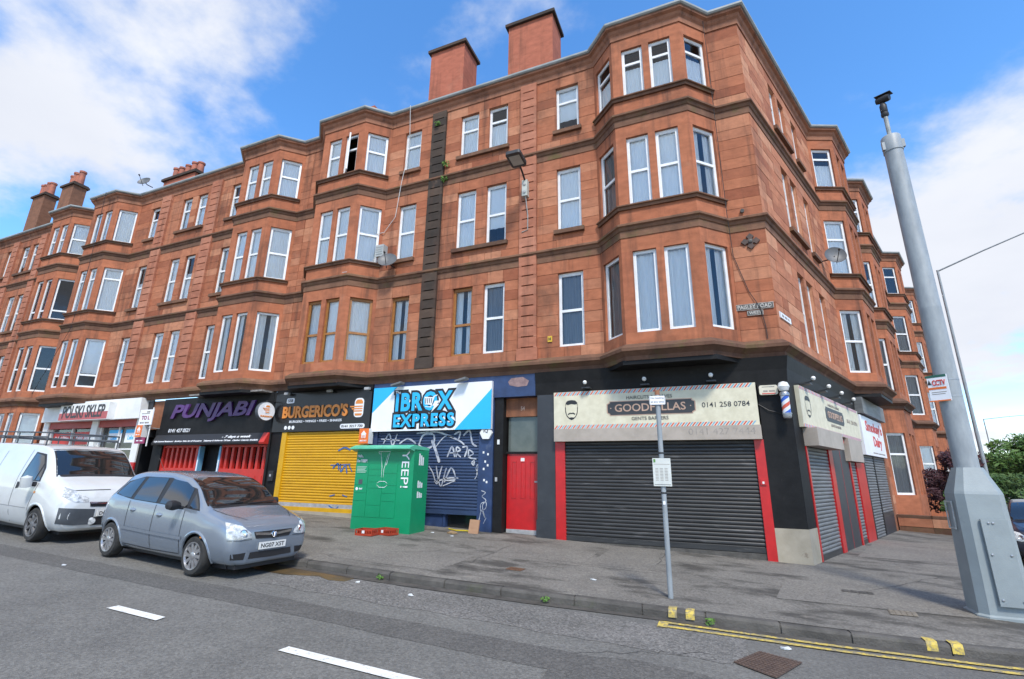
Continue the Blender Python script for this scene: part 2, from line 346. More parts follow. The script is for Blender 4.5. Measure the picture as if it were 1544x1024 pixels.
def tenement(root, segs, zbase=4.5, mode='obj', m=None, gf=None, style=None, hide_left=False, limit=300):
    style = style or {}; m = m or ST; allb = []; walls = []; path = []
    floors = list(FL)
    for si, sg in enumerate(segs):
        F, u0, u1, wins, bays, pils = sg['F'], sg['u0'], sg['u1'], sg['wins'], sg['bays'], sg['pils']
        gfl = sg.get('gf'); zb = gfl['base'] if gfl else zbase
        fls = ([gfl['win']] if gfl else []) + floors
        ops = [(a, b, z0, z1) for (a, b) in wins for (z0, z1) in fls]
        bops = [(b[0]+.03, b[1]-.03, (zb if (gfl and b[2]) else 4.86), 14.45, 1.6) for b in bays]
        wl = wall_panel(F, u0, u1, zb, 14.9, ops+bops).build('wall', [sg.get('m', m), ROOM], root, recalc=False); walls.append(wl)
        # stone skin
        lev = [4.9, 5.22, 7.45, 7.87, Z1, 8.8, 10.95, 11.37, Z2, 12.32, 14.03, 14.44]
        if gfl: lev = [zb, gfl['win'][0], gfl['win'][1], 4.55, 4.9] + lev[1:]
        pops = [(p[0], p[1], 4.9, 14.5) for p in pils]
        bb = [(b[0], b[1], (zb if (gfl and b[2]) else 4.86), 14.6) for b in bays]
        bl = blocks(F, u0, u1, lev, ops+pops+bb)
        if mode == 'obj': allb.append((wl, bl, sg.get('m', m)))
        elif mode == 'join': place_blocks(bl, wl, sg.get('m', m), 0)
        # flat windows and sills
        for wi, (a, b) in enumerate(wins):
            for fi, (z0, z1) in enumerate(fls):
                k = fi-(1 if gfl else 0); st = style.get((si, wi, k), {})
                window(F, a, b, z0, z1, -.10, root, st.get('fm'), st.get('tr', .5 if k < 2 else .36), st.get('cur', rnd_cur()), st.get('open', 0))
        grp = []
        for a, b in sorted(wins):
            if grp and a-grp[-1][1] < .5: grp[-1] = (grp[-1][0], b)
            else: grp.append((a, b))
        for a, b in grp:
            for z0, z1 in FL[1:]: MB().box(F, a-.09, b+.09, z0-.11, z0+.015, -.1, .11).build('window_sill', STS, root, recalc=False)
        # pilasters
        for pi, p in enumerate(pils):
            pm = p[2] if len(p) > 2 else PILM; wdt = p[1]-p[0]; n = 29; z0 = 5.25; h = (14.46-z0)/n; me = pil_stone(round(wdt, 2), round(h, 3), pm)
            core = MB().box(F, p[0]-.04, p[1]+.04, 4.88, z0-.01, -.05, .12).build('pilaster', pm, root, recalc=False)
            for i in range(n):
                o = bpy.data.objects.new('pilaster_stone', me); link(o); o.location = F((p[0]+p[1])/2, 0, z0+i*h); o.rotation_euler = (0, 0, F.rz); o.parent = core
        # bays
        for bi, b in enumerate(bays):
            pth = [F(u, d, 0)[:2] for u, d in bay_path(b)]
            G = [frame(pth[i], (pth[i+1][0]-pth[i][0], pth[i+1][1]-pth[i][1])) for i in range(3)]
            Ln = [math.dist(pth[i], pth[i+1]) for i in range(3)]
            g2 = gfl and b[2]
            fb = ([(zb, gfl['win'][0], gfl['win'][1], 4.9)] if g2 else []) + [(4.86, *FL[0], Z1), (Z1, *FL[1], Z2), (Z2, *FL[2], 14.8)]
            for fi, (za, zs, zt, zl) in enumerate(fb):
                k = fi-(1 if g2 else 0)
                for gi in range(3):
                    g, L = G[gi], Ln[gi]
                    if gi == 1: mg = (L-.19)/2-.60; wn = [(mg, mg+.60), (L-mg-.60, L-mg)]
                    else: wn = [(.13, L-.11)] if gi == 2 else [(.11, L-.13)]
                    MB().box(g, 0, L, za, zs, -.24, 0).build('apron_stone', STB, root, recalc=False)
                    MB().box(g, 0, L, zt, zl, -.24, 0.001).build('lintel_stone', STB, root, recalc=False)
                    e = [0] + [x for q in wn for x in q] + [L]
                    for j in range(0, len(e), 2): MB().box(g, e[j], e[j+1], zs, zt, -.24, 0).build('mullion' if 0 < j < len(e)-2 else 'jamb_stone', STB, root, recalc=False)
                    for wi, (a, c) in enumerate(wn):
                        if hide_left and gi == 0: continue
                        st = style.get((si, 'b%d' % bi, gi, wi, k), style.get((si, 'b%d' % bi, k), {}))
                        window(g, a, c, zs, zt, -.075, root, st.get('fm'), st.get('tr', .5 if k != 2 else .36), st.get('cur', rnd_cur()), st.get('open', 0))
            for z0, z1 in FL[1:]: sweep(pth, [(o, z0+z) for o, z in SILLP]).build('bay_sill', STS, root)
            core = MB()
            inn = [F(u, d, 0) for u, d in ((b[0]+.1, -.1), (b[0]+BD+.02, BD-.05), (b[1]-BD-.02, BD-.05), (b[1]-.1, -.1))]
            for z in ([zb+.1] if g2 else []) + [4.87, 8.2, 11.7, 14.5]:
                vs = [(x, y, z-.05) for x, y, _ in inn]+[(x, y, z+.05) for x, y, _ in inn]
                core.add(vs, [(3, 2, 1, 0), (4, 5, 6, 7)]+[(i, (i+1) % 4, (i+1) % 4+4, i+4) for i in range(4)])
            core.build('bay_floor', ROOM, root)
            cap = MB(); vs = [(*F(u, d, 0)[:2], 14.90) for u, d in ((b[0]-.1, -.4), (b[0]-.1, 0.1), (b[0]+BD-.05, BD+.1), (b[1]-BD+.05, BD+.1), (b[1]+.1, 0.1), (b[1]+.1, -.4))]
            cap.add(vs, [(0, 1, 2, 3, 4, 5)]); cap.build('bay_roof', SLATE, root)
            if not g2:
                sf = MB(); ring = [(b[0]-.02, -.1), (b[0]+BD-.1, BD+.03), (b[1]-BD+.1, BD+.03), (b[1]+.02, -.1)]
                vs = [F(u, d, 4.40) for u, d in ring]+[F(u, d, 4.51) for u, d in ring]
                sf.add(vs, [(3, 2, 1, 0), (4, 5, 6, 7)]+[(i, (i+1) % 4, (i+1) % 4+4, i+4) for i in range(4)]); sf.build('bay_soffit', sg.get('soffit', BLKP), root)
        p0 = [(u0, 0)]
        for b in sorted(bays): p0 += bay_path(b)
        p0.append((u1, 0)); pp = [F(u, d, 0)[:2] for u, d in p0]
        if path and math.dist(path[-1], pp[0]) < 1e-3: pp = pp[1:]
        path += pp
        # roof
        hl, hr = sg.get('hl', 0), sg.get('hr', 0); rf = MB(); rf.quad(F(u0, .15, 14.88), F(u1, .15, 14.88), F(u1-hr, -5, 18.2), F(u0+hl, -5, 18.2)); rf.quad(F(u0+hl, -5, 18.2), F(u1-hr, -5, 18.2), F(u1-hr*2, -10, 14.9), F(u0+hl*2, -10, 14.9))
        rf.build('roof', SLATE, root, recalc=False)
    # clean duplicate points
    pt = [path[0]]
    for q in path[1:]:
        if math.dist(q, pt[-1]) > .02: pt.append(q)
    sweep(pt, string_prof(Z1)).build('string_course', STS, root); sweep(pt, string_prof(Z2)).build('string_course', STS, root)
    sweep(pt, CORN).build('shop_cornice', STS, root); sweep(pt, EAVE).build('eaves_cornice', STE, root); sweep(pt, GUTP).build('gutter', GUT, root)
    if allb:
        tot = sum(len(b) for _, b, _ in allb)
        for wl, bl, mm in allb: place_blocks(bl, wl, mm, int(limit*len(bl)/tot))
BLKP = mat('black_paint', (.0095, .0093, .0095), .55, (.016, .0157, .0157), 2.5, bump=.15, bscale=15, spec=.18)
over(BLKP, (.045, .045, .045), 6, .62, .76, .35)
# --- corner tenement
BR = {'fm': BRN, 'tr': .55, 'cur': 'drape'}
st1 = {(0, 0, 0): {'tr': .52, 'cur': 'grey'}, (0, 0, 1): {'cur': 'net'}, (0, 0, 2): {'tr': .33, 'cur': 'half'}, (0, 1, 0): {'tr': .5, 'cur': 'grey'}, (0, 1, 2): {'tr': .33, 'cur': 'low'},
       (0, 1, 1): {'cur': 'half'}, (0, 2, 1): {'cur': 'net'}, (0, 2, 2): {'cur': 'net'}, (0, 2, 0): dict(BR), (0, 3, 0): dict(BR), (0, 3, 1): {'cur': 'net'}, (0, 3, 2): {'cur': 'net'},
       (0, 'b1', 0): {'tr': 0, 'cur': 'full'}, (0, 'b1', 1): {'cur': 'net'}, (0, 'b1', 2): {'tr': .3, 'cur': 'low'}, (0, 'b1', 2, 0, 0): {'tr': 0, 'cur': 'drape'}, (0, 'b1', 0, 0, 0): {'tr': 0, 'cur': 'grey'},
       (0, 'b1', 2, 0, 1): {'cur': 'drape'}, (0, 'b1', 0, 0, 1): {'cur': 'grey'}, (0, 'b0', 0): {**BR, 'cur': 'full'}, (0, 'b0', 1, 1, 0): {**BR, 'cur': 'net'}, (0, 'b0', 2, 0, 0): {**BR, 'cur': 'net'},
       (0, 'b0', 1): {'cur': 'net'}, (0, 'b0', 2): {'cur': 'net', 'tr': .45}, (0, 'b0', 1, 1, 2): {'cur': 'none', 'open': -.75},
       (1, 'b0', 0): {'cur': 'drape'}, (1, 'b0', 1): {'cur': 'net', 'tr': .35}, (1, 'b0', 2): {'cur': 'low', 'tr': .25}}
t1 = thing('corner_tenement', (-6, 4, 0), 'red sandstone corner tenement with barber shop below, sooty black pilaster and two plain square chimneys', 'building')
tenement(t1, [dict(F=FM, u0=-15.85, u1=0, hr=3.38, wins=[(-5.48, -4.73), (-7.9, -7.19), (-9.0, -8.29), (-11.36, -10.65)], bays=[(-15.35, -12.0, 0), (-4.2, -.84, 0)], pils=[(-6.69, -6.13), (-10.15, -9.58, STD)]),
              dict(F=FS, u0=0, u1=11.1, hl=3.38, m=ST2, wins=[(2.45, 3.1), (3.35, 4.0), (4.75, 5.4)], bays=[(7.0, 10.4, 0)], pils=[])], style=st1)
# --- second tenement
st2 = {(0, 'b1', 0): {'tr': 0, 'cur': 'drape'}, (0, 'b1', 1): {'cur': 'net'}, (0, 'b1', 2): {'cur': 'net', 'tr': .45}, (0, 'b0', 2): {'tr': 0, 'cur': 'net'}, (0, 'b0', 1): {'tr': .25, 'cur': 'net'},
       (0, 'b0', 0): {'tr': .75, 'cur': 'half'}}
t2 = thing('tenement', (-23, 4, .7), 'red sandstone tenement above the restaurant and grocery, pale stone pilasters and a five-pot chimney', 'building')
tenement(t2, [dict(F=FM, u0=-30.85, u1=-15.86, wins=[(-20.55, -19.85), (-22.8, -22.15), (-23.85, -23.2), (-26.15, -25.5)], bays=[(-30.4, -27.08, 0), (-19.7, -16.33, 0)], pils=[(-21.85, -21.2), (-25.35, -24.68)])], style=st2)
t3 = thing('tenement', (-40, 4, 1.2), 'red sandstone tenement with bay windows down to the ground floor, behind the white van', 'building')
st3 = {(0, 'b1', 0): {'tr': .5, 'cur': 'none'}, (0, 'b1', 1): {'tr': .78, 'cur': 'none'}, (0, 'b1', 2): {'tr': .5, 'cur': 'net'}, (0, 'b1', -1): {'tr': .5, 'cur': 'half'}}
tenement(t3, [dict(F=FM, u0=-48, u1=-30.86, gf={'base': .9, 'win': (2.1, 4.2)}, wins=[(-34.9, -34.3), (-36.75, -36.0), (-37.8, -37.05), (-39.5, -38.9)], bays=[(-44.3, -41.0, 1), (-34.1, -30.9, 1)], pils=[(-35.9, -35.3), (-38.8, -38.2)])], style=st3, mode='join', hide_left=True)
# --- side street tenements
t4 = thing('tenement', (8, 20, -.2), 'red sandstone tenement with bay windows beside the dairy shop on the side street', 'building')
tenement(t4, [dict(F=FS, u0=11.11, u1=26.6, m=ST2, gf={'base': -.4, 'win': (1.2, 3.55)}, wins=[(16.0, 16.6), (18.3, 18.95), (19.4, 20.0), (21.2, 21.8)], bays=[(11.85, 15.25, 1), (22.1, 25.5, 1)], pils=[(17.1, 17.6), (20.5, 21.0)])], mode='join',
         style={(0, 'b0', 0): {'cur': 'grey'}, (0, 'b0', -1): {'cur': 'grey', 'tr': .35}, (0, 'b1', -1): {'cur': 'half', 'tr': .4}})
t5 = thing('tenement', (14, 34, -.3), 'farther red sandstone tenement with bay windows behind the purple shrub', 'building')
tenement(t5, [dict(F=FS, u0=26.61, u1=44, m=ST2, gf={'base': -.6, 'win': (1.2, 3.55)}, wins=[(28.2, 28.8), (34.3, 34.9), (36.4, 37)], bays=[(29.8, 33.2, 1), (39.6, 43, 1)], pils=[(38, 38.5)])], mode='none')
t6 = thing('tenement', (22, 58, -.6), 'farthest red sandstone tenement at the end of the side street terrace', 'building')
tenement(t6, [dict(F=FS, u0=44.01, u1=70, m=ST2, gf={'base': -.9, 'win': (1.2, 3.55)}, wins=[], bays=[(45, 48.4, 1), (54, 57.4, 1), (59, 62.4, 1)], pils=[])], mode='none')
# --- chimneys
def chimney(root, x0, x1, d0, d1, zt, m, flare=0, pots=0, potm=None, capm=None, zb=14.6, ph=.75, row='x', capo=.1):
    mb = MB(); mb.box(FM, x0, x1, zb+.9, zt, d1, d0)
    n = 6
    for i in range(n):          # curved shoulders
        f = flare*(1-i/n)**2.2; z0 = zb+.9*i/n; z1 = zb+.9*(i+1)/n; mb.box(FM, x0-f, x1+f*.6, z0, z1, d1-.001*i, d0+.001*i)
    c = mb.build('chimney', m, root, recalc=False)
    cp = MB(); cp.box(FM, x0-capo, x1+capo, zt, zt+.12, d1-capo, d0+capo); cp.box(FM, x0-capo*.4, x1+capo*.4, zt+.12, zt+.2, d1-capo*.4, d0+capo*.4); cp.build('coping', capm or STD, c, recalc=False)
    for i in range(pots):
        t = (i+.5)/pots; px = x0+(x1-x0)*t if row == 'x' else (x0+x1)/2; py = (d0+d1)/2 if row == 'x' else d1+(d0-d1)*t
        h = ph*random.uniform(.85, 1.1)
        MB().lathe([(.17, 0), (.16, h*.2), (.145, h*.85), (.18, h*.88), (.18, h), (.13, h), (.12, h*.7)], FM(px, py, zt+.19), n=12).build('chimney_pot', potm, c, smooth=True)
TC = mat('terracotta', (.42, .13, .07), .7, (.25, .09, .06), 3)
chimney(t1, -10.68, -9.2, -.3, -1.35, 17.75, CHM, .22)
chimney(t1, -7.35, -5.66, -.3, -1.3, 17.65, CHM, .22)
MB().box(FM, -13.35, -12.6, 14.95, 15.35, -.3, .45).build('roof_vent', CHM, t1, recalc=False)
chimney(t2, -26.9, -24.5, -.6, -1.3, 16.1, CHM, 0, 5, TC, ph=.7)
chimney(t3, -39.7, -38.35, -.4, -1.0, 17.9, CHB, .4, 4, TC, ph=.85)
chimney(t3, -36.5, -35.3, -.4, -1.05, 17.9, CHB, .4, 4, TC, ph=.85)
# ------------------------------------------------------------------ ground
def asphalt(name, c1, c2, rough=.85, sp=.5):
    mt = mat(name, c1, rough, c2, 1.1, 8, bump=.5, bscale=90)
    over(mt, tuple(x*1.9 for x in c1), 34, .57, .68, sp, detail=3); over(mt, tuple(x*.35 for x in c1), 45, .57, .68, sp*1.3, detail=3)
    t = mt.node_tree; b = t.nodes['Principled BSDF']; src = b.inputs['Base Color'].links[0].from_socket; g = t.nodes.new('ShaderNodeNewGeometry')
    vo = t.nodes.new('ShaderNodeTexVoronoi'); vo.inputs['Scale'].default_value = 42; t.links.new(g.outputs['Position'], vo.inputs['Vector']); se = t.nodes.new('ShaderNodeSeparateColor'); t.links.new(vo.outputs['Color'], se.inputs[0])
    mr = t.nodes.new('ShaderNodeMapRange'); mr.inputs[3].default_value = 1-sp*.75; mr.inputs[4].default_value = 1+sp*.85; t.links.new(se.outputs[0], mr.inputs[0])
    mu = t.nodes.new('ShaderNodeMix'); mu.data_type = 'RGBA'; mu.blend_type = 'MULTIPLY'; mu.inputs[0].default_value = 1; t.links.new(src, mu.inputs[6]); t.links.new(mr.outputs[0], mu.inputs[7]); t.links.new(mu.outputs[2], b.inputs['Base Color'])
    return mt
ROADM = asphalt('road_asphalt', (.152, .147, .133), (.118, .114, .104), sp=.3)
over(ROADM, (.085, .083, .08), .35, .52, .75, .45, (.25, 1, 1))
PATCH = asphalt('repair_asphalt', (.105, .10, .091), (.085, .081, .074), sp=.34)
PAVM = asphalt('pavement_asphalt', (.178, .166, .145), (.128, .119, .104), sp=.34)
over(PAVM, (.042, .038, .032), 1.1, .50, .62, .85, (.6, 1.3, 1)); over(PAVM, (.26, .235, .20), 2.3, .62, .72, .5)
PAVP = asphalt('pavement_patch', (.175, .163, .142), (.14, .13, .115), sp=.35)
PAVD = asphalt('damp_asphalt', (.06, .058, .054), (.10, .095, .088), sp=.4)
KERBM = mat('granite_kerb', (.105, .097, .086), .8, (.055, .051, .045), 3, bump=.5, bscale=40)
over(KERBM, (.06, .065, .03), 2.2, .58, .7, .6)
WLINE = mat('white_line_paint', (.72, .72, .68), .7, (.5, .5, .48), 9, lo=.45, hi=.8); over(WLINE, (.2, .19, .18), 24, .58, .66, .7)
YLINE = mat('yellow_line_paint', (.62, .46, .08), .7, (.33, .27, .11), 8, lo=.4, hi=.7)
over(YLINE, (.17, .155, .13), 9, .50, .60, .85); over(YLINE, (.15, .14, .12), 30, .52, .6, .7)
def gsheet(name, pts, dz, m, parent=None):
    mb = MB(); mb.add([(x, y, gz(x, y)+dz) for x, y in pts], [tuple(range(len(pts)))]); o = mb.build(name, m, parent, recalc=False)
    if o.data.polygons[0].normal.z < 0: o.data.flip_normals()
    return o
def structure(o): o['kind'] = 'structure'; return o
road = structure(gsheet('road', [(-220, -60), (120, -60), (120, 260), (-220, 260)], -.12, ROADM))
kp = [(-90, -4.75), (-14.2, -4.75), (-12.2, -4.92), (-10.4, -5.27), (-8.9, -5.42), (-6.6, -5.38), (-4.34, -5.25), (-2.48, -5.11), (-.63, -5.0), (.95, -4.82), (1.7, -4.66), (2.35, -4.3), (2.8, -3.7), (3.05, -3.0), (3.1, -2.2)]
for u, o_ in ((.0, 3.38), (5, 3.02), (14, 3.0), (22, 4.2), (30, 6.2), (40, 9.5), (60, 17), (90, 30)): kp.append(FS(u, o_, 0)[:2])
def offs(path, o):
    n = len(path); P = [Vector(p) for p in path]; nor = []
    for i in range(n-1):
        t = (P[i+1]-P[i]).normalized(); nor.append(Vector((t.y, -t.x)))
    out = []
    for i in range(n):
        if i == 0: mv = nor[0]
        elif i == n-1: mv = nor[-1]
        else: a, b = nor[i-1], nor[i]; mv = (a+b)/(1+a.dot(b))
        out.append((P[i].x+mv.x*o, P[i].y+mv.y*o))
    return out
pav = structure(gsheet('pavement', offs(kp, -.12) + [FS(90, -1, 0)[:2], (0, 1), (-90, 1)], 0, PAVM))
kerb = sweep(kp, [(-.13, -.3), (-.012, -.3), (-.012, -.012), (-.13, -.012)]); kerb.v = [(x, y, z+gz(x, y)) for x, y, z in kerb.v]
kerb = structure(kerb.build('kerb', KERBM))
# resample kerb into stones
def arc(path):
    s = [0]
    for a, b in zip(path, path[1:]): s.append(s[-1]+math.dist(a, b))
    return s
ks = arc(kp)
def at_arc(s):
    for i in range(len(ks)-1):
        if s <= ks[i+1]: t = (s-ks[i])/(ks[i+1]-ks[i]); return (kp[i][0]+(kp[i+1][0]-kp[i][0])*t, kp[i][1]+(kp[i+1][1]-kp[i][1])*t)
    return kp[-1]
s = ks[1]-1; send = ks[-5]
while s < send:
    l = random.uniform(.72, 1.15); pts = [at_arc(s+.010)]+[kp[i] for i in range(len(kp)) if s+.02 < ks[i] < s+l-.02]+[at_arc(s+l-.010)]
    h = random.uniform(-.012, .002)
    st = sweep(pts, [(-.145, -.1+h), (-.145, .002+h), (-.03, .004+h), (-.008, -.006+h), (.004, -.03+h), (.008, -.16+h), (-.1, -.16)])
    st.v = [(x, y, z+gz(x, y)) for x, y, z in st.v]; st.build('kerb_stone', KERBM, kerb); s += l
# road repairs and markings
def ragged(x0, x1, ya, yb, jag=.03, n=24):
    a = [(x0+(x1-x0)*i/n, ya+(yb-ya)*i/n) for i in range(n+1)]
    return [(x, y+random.uniform(-jag, jag)) for x, y in a]
gsheet('road_repair', ragged(-16, 1.2, -7.52, -7.42)+list(reversed(ragged(-16, 1.2, -7.05, -6.88))), -.117, PATCH, road)
gsheet('road_repair', [(-3.1, -6.95), (-2.6, -6.80), (-1.9, -6.85), (-1.62, -7.25), (-1.7, -7.9), (-3.3, -7.9), (-3.35, -7.2)], -.1135, PATCH, road)
gsheet('road_repair', ragged(-8.3, -1.5, -6.55, -6.4, .05)+list(reversed(ragged(-8.3, -1.5, -5.62, -5.45, .05))), -.1165, asphalt('worn_asphalt', (.16, .152, .14), (.12, .115, .105)), road)
gsheet('road_repair', ragged(-9.6, -7.3, -5.95, -5.8, .1, 8)+list(reversed(ragged(-9.6, -7.3, -5.47, -5.5, .03, 8))), -.113, mat('damp_rusty_asphalt', (.07, .055, .035), .35, (.16, .10, .04), 2.5, bump=.3), road)
gd_ = [kp[i] for i in range(2, len(kp)-6)]
ga = offs(gd_, .015); gb = [(x+random.uniform(-.05, .05), y+random.uniform(-.04, .05)) for x, y in offs(gd_, .16)]
gsheet('gutter_dirt', ga+list(reversed(gb)), -.1105, mat('gutter_dirt', (.05, .046, .04), .6, (.10, .092, .08), 4, bump=.3), road)
def marking(name, pts, label, cat, m, dz=-.109):
    o = gsheet(name, pts, dz, m); o['kind'] = 'structure'; return o
marking('lane_dash', [(-8.76, -8.40), (-7.80, -8.40), (-7.83, -8.27), (-8.74, -8.27)], '', '', WLINE)
marking('lane_dash', [(-5.90, -8.38), (-3.7, -8.38), (-3.7, -8.25), (-5.89, -8.25)], '', '', WLINE)
i0 = [i for i, p in enumerate(kp) if p[0] > -2.4][0]
yp = [(-2.42, -5.105)]+kp[i0:len(kp)-6]
for o in (.17, .34):
    a, b = offs(yp, o), offs(yp, o+.075)
    st = MB()
    for i in range(len(a)-1): st.add([(x, y, gz(x, y)-.107) for x, y in (a[i], a[i+1], b[i+1], b[i])], [(0, 1, 2, 3)])
    structure(st.build('yellow_line', YLINE))
marking('yellow_line', [(-2.52, -5.30), (-2.40, -5.28), (-2.40, -5.54), (-2.52, -5.56)], '', '', YLINE, -.1045)
for x, y in ((-2.42, -5.12), (-2.2, -5.10), (.42, -4.87), (.66, -4.85)):
    mb = MB(); q = [(y+.02, .0105), (y-.002, .008), (y-.0155, -.025), (y-.018, -.09)]; y2 = y+.2
    q = [(y+.15, .0105)]+q
    for (ya, za), (yb, zb) in zip(q, q[1:]): mb.quad((x, ya, gz(x, y)+za), (x+.11, ya+.01, gz(x, y)+za), (x+.11, yb+.01, gz(x, y)+zb), (x, yb, gz(x, y)+zb))
    mb.build('kerb_mark', YLINE, kerb, recalc=False)
for pts in ([(-6.05, -3.1), (-4.2, -3.0), (-4.25, -1.3), (-6.1, -1.45)], [(-4.1, -2.9), (-3.0, -2.85), (-3.0, -.3), (-4.1, -.35)], [(-1.0, -3.6), (1.9, -3.2), (2.2, -1.6), (-.7, -1.9)], [(-8.5, -4.9), (-6.2, -4.85), (-6.25, -3.2), (-8.4, -3.3)], [(1.2, 2.0), (3.6, 2.4), (4.4, 5.2), (2.2, 5.0)]):
    gsheet('pavement_patch', pts, .004, PAVP, pav)
def blob(cx, cy, rx, ry, n=18, j=.3):
    return [(cx+rx*math.cos(a)*(1+random.uniform(-j, j)), cy+ry*math.sin(a)*(1+random.uniform(-j, j))) for a in [i*2*math.pi/n for i in range(n)]]
def ribbon(F3, pts, w, name, m, parent):      # flat ribbon; F3 maps (a, b) to 3d
    mb = MB(); P = [Vector(p) for p in pts]; L = []
    for i, p in enumerate(P):
        t = (P[min(i+1, len(P)-1)]-P[max(i-1, 0)]).normalized(); n_ = Vector((-t.y, t.x)); ww = w*(.6 if i in (0, len(P)-1) else 1)*random.uniform(.8, 1.15)
        L.append((F3(*(p+n_*ww/2)), F3(*(p-n_*ww/2))))
    for (a, b), (c, d) in zip(L, L[1:]): mb.quad(a, c, d, b)
    return mb.build(name, m, parent, recalc=False)
CRK = mat('crack_tar', (.035, .033, .03), .8)
def wander(a, b, n=14, j=.08):
    return [(a[0]+(b[0]-a[0])*i/n+random.uniform(-j, j), a[1]+(b[1]-a[1])*i/n+random.uniform(-j, j)) for i in range(n+1)]
for a, b in (((-8.0, -3.9), (-5.0, -2.0)), ((-5.8, -2.9), (-2.2, -2.6)), ((-2.9, -.4), (-2.95, -2.0)), ((-2.2, -2.5), (-.6, -3.9)), ((-9.8, -3.8), (-7.9, -2.9)), ((.2, -2.6), (2.2, .2)), ((1.0, .6), (3.1, .9)), ((-6.2, -1.4), (-6.0, -4.6)), ((-7.6, -3.0), (-6.2, -3.2)), ((.3, -1.9), (2.4, -1.5))):
    ribbon(lambda x, y: (x, y, gz(x, y)+.0075), wander(a, b, 9, .05), .009, 'crack', CRK, pav)
for a, b in (((-3.2, -6.9), (-1.9, -6.2)),):
    ribbon(lambda x, y: (x, y, gz(x, y)-.112), wander(a, b, 12, .05), .008, 'crack', CRK, road)
# ------------------------------------------------------------------ lettering
def text_mesh(s, bold=0., shear=0., ext=.02, space=1.):
    cu = bpy.data.curves.new('lettering', 'FONT'); cu.body = s; cu.size = 1; cu.offset = bold; cu.shear = shear; cu.extrude = ext; cu.resolution_u = 3; cu.space_character = space
    o = bpy.data.objects.new('lettering', cu); me = bpy.data.meshes.new_from_object(o); bpy.data.objects.remove(o); bpy.data.curves.remove(cu)
    return me
def text(s, F, u0, u1, z0, z1, d, m, parent, name='lettering', bold=0., shear=0., ext=.006, space=1., rot=False, tilt=0., ref=None):
    me = text_mesh(s, bold, shear, .01, space); vs = [v.co.copy() for v in me.vertices]
    if not vs: return
    if rot: vs = [Vector((v.y, -v.x, v.z)) for v in vs]
    x0 = min(v.x for v in vs); x1 = max(v.x for v in vs); y0 = min(v.y for v in vs); y1 = max(v.y for v in vs)
    if ref is not None:
        rm = text_mesh(s, ref, shear, .01, space); x0 = min(v.co.x for v in rm.vertices); x1 = max(v.co.x for v in rm.vertices); y0 = min(v.co.y for v in rm.vertices); y1 = max(v.co.y for v in rm.vertices)
    for v, c in zip(me.vertices, vs):
        a = (c.x-x0)/(x1-x0); b = (c.y-y0)/(y1-y0)
        v.co = F(u0+(u1-u0)*a, d+(ext if c.z > 0 else -.002), z0+(z1-z0)*b+tilt*a)
    me.materials.append(m); o = bpy.data.objects.new(name, me); link(o); attach(o, parent); return o
def plate(F, poly, d0, d1, name, m, parent): return MB().prism(F, poly, d0, d1).build(name, m, parent)
def rrect(u0, u1, z0, z1, r, n=4):
    out = []
    for cx, cz, a0 in ((u1-r, z0+r, -90), (u1-r, z1-r, 0), (u0+r, z1-r, 90), (u0+r, z0+r, 180)):
        for i in range(n+1): a = math.radians(a0+90*i/n); out.append((cx+r*math.cos(a), cz+r*math.sin(a)))
    return out
def bx(F, u0, u1, z0, z1, d0, d1, name, m, parent): return MB().box(F, u0, u1, z0, z1, d0, d1).build(name, m, parent, recalc=False)
def slat_mesh(pitch, m):
    key = ('s', pitch, m.name)
    if key in UB: return UB[key]
    pr = [(0, 0), (.010, pitch*.06), (.020, pitch*.3), (.022, pitch*.5), (.020, pitch*.7), (.010, pitch*.90), (0, pitch*.93), (-.012, pitch*.93), (-.012, 0)]
    n = len(pr); vs = [(x, -d, z) for x in (-.5, .5) for d, z in pr]
    me = bpy.data.meshes.new('slat'); me.from_pydata(vs, [], [(i, i+n, (i+1) % n+n, (i+1) % n) for i in range(n)]+[tuple(range(n)), tuple(reversed(range(n, 2*n)))]); me.materials.append(m)
    bm = bmesh.new(); bm.from_mesh(me); bmesh.ops.recalc_face_normals(bm, faces=bm.faces[:]); bm.to_mesh(me); bm.free()
    UB[key] = me; return me
def shutter(root, F, u0, u1, z0, z1, d, m, pitch=.085, bar=None, backm=None):
    s = MB(); s.box(F, u0, u1, z0, z1, d-.06, d-.02); sh = s.build('shutter', backm or m, root, recalc=False)
    n = int((z1-z0)/pitch); me = slat_mesh(pitch, m)
    for i in range(n):
        o = bpy.data.objects.new('slat', me); link(o); o.location = F((u0+u1)/2, d, z1-(i+1)*pitch); o.scale = (u1-u0-.004, 1, 1); o.rotation_euler = (0, 0, F.rz); o.parent = sh
    if bar: bx(F, u0, u1, z0-.02, z0+.10, d-.015, d+.03, 'bottom_bar', bar, sh)
    return sh
def stroke(F, d, pts, w, m, parent, name='graffiti', smooth=True):
    if smooth and len(pts) > 2:
        q = []
        for i in range(len(pts)-1):
            p0, p1, p2, p3 = [Vector(pts[min(max(k, 0), len(pts)-1)]) for k in (i-1, i, i+1, i+2)]
            for t in (0, .2, .4, .6, .8): q.append(.5*((2*p1)+(p2-p0)*t+(2*p0-5*p1+4*p2-p3)*t*t+(3*p1-p0-3*p2+p3)*t**3))
        q.append(Vector(pts[-1])); pts = q
    return ribbon(lambda a, b: F(a, d, b), pts, w, name, m, parent)
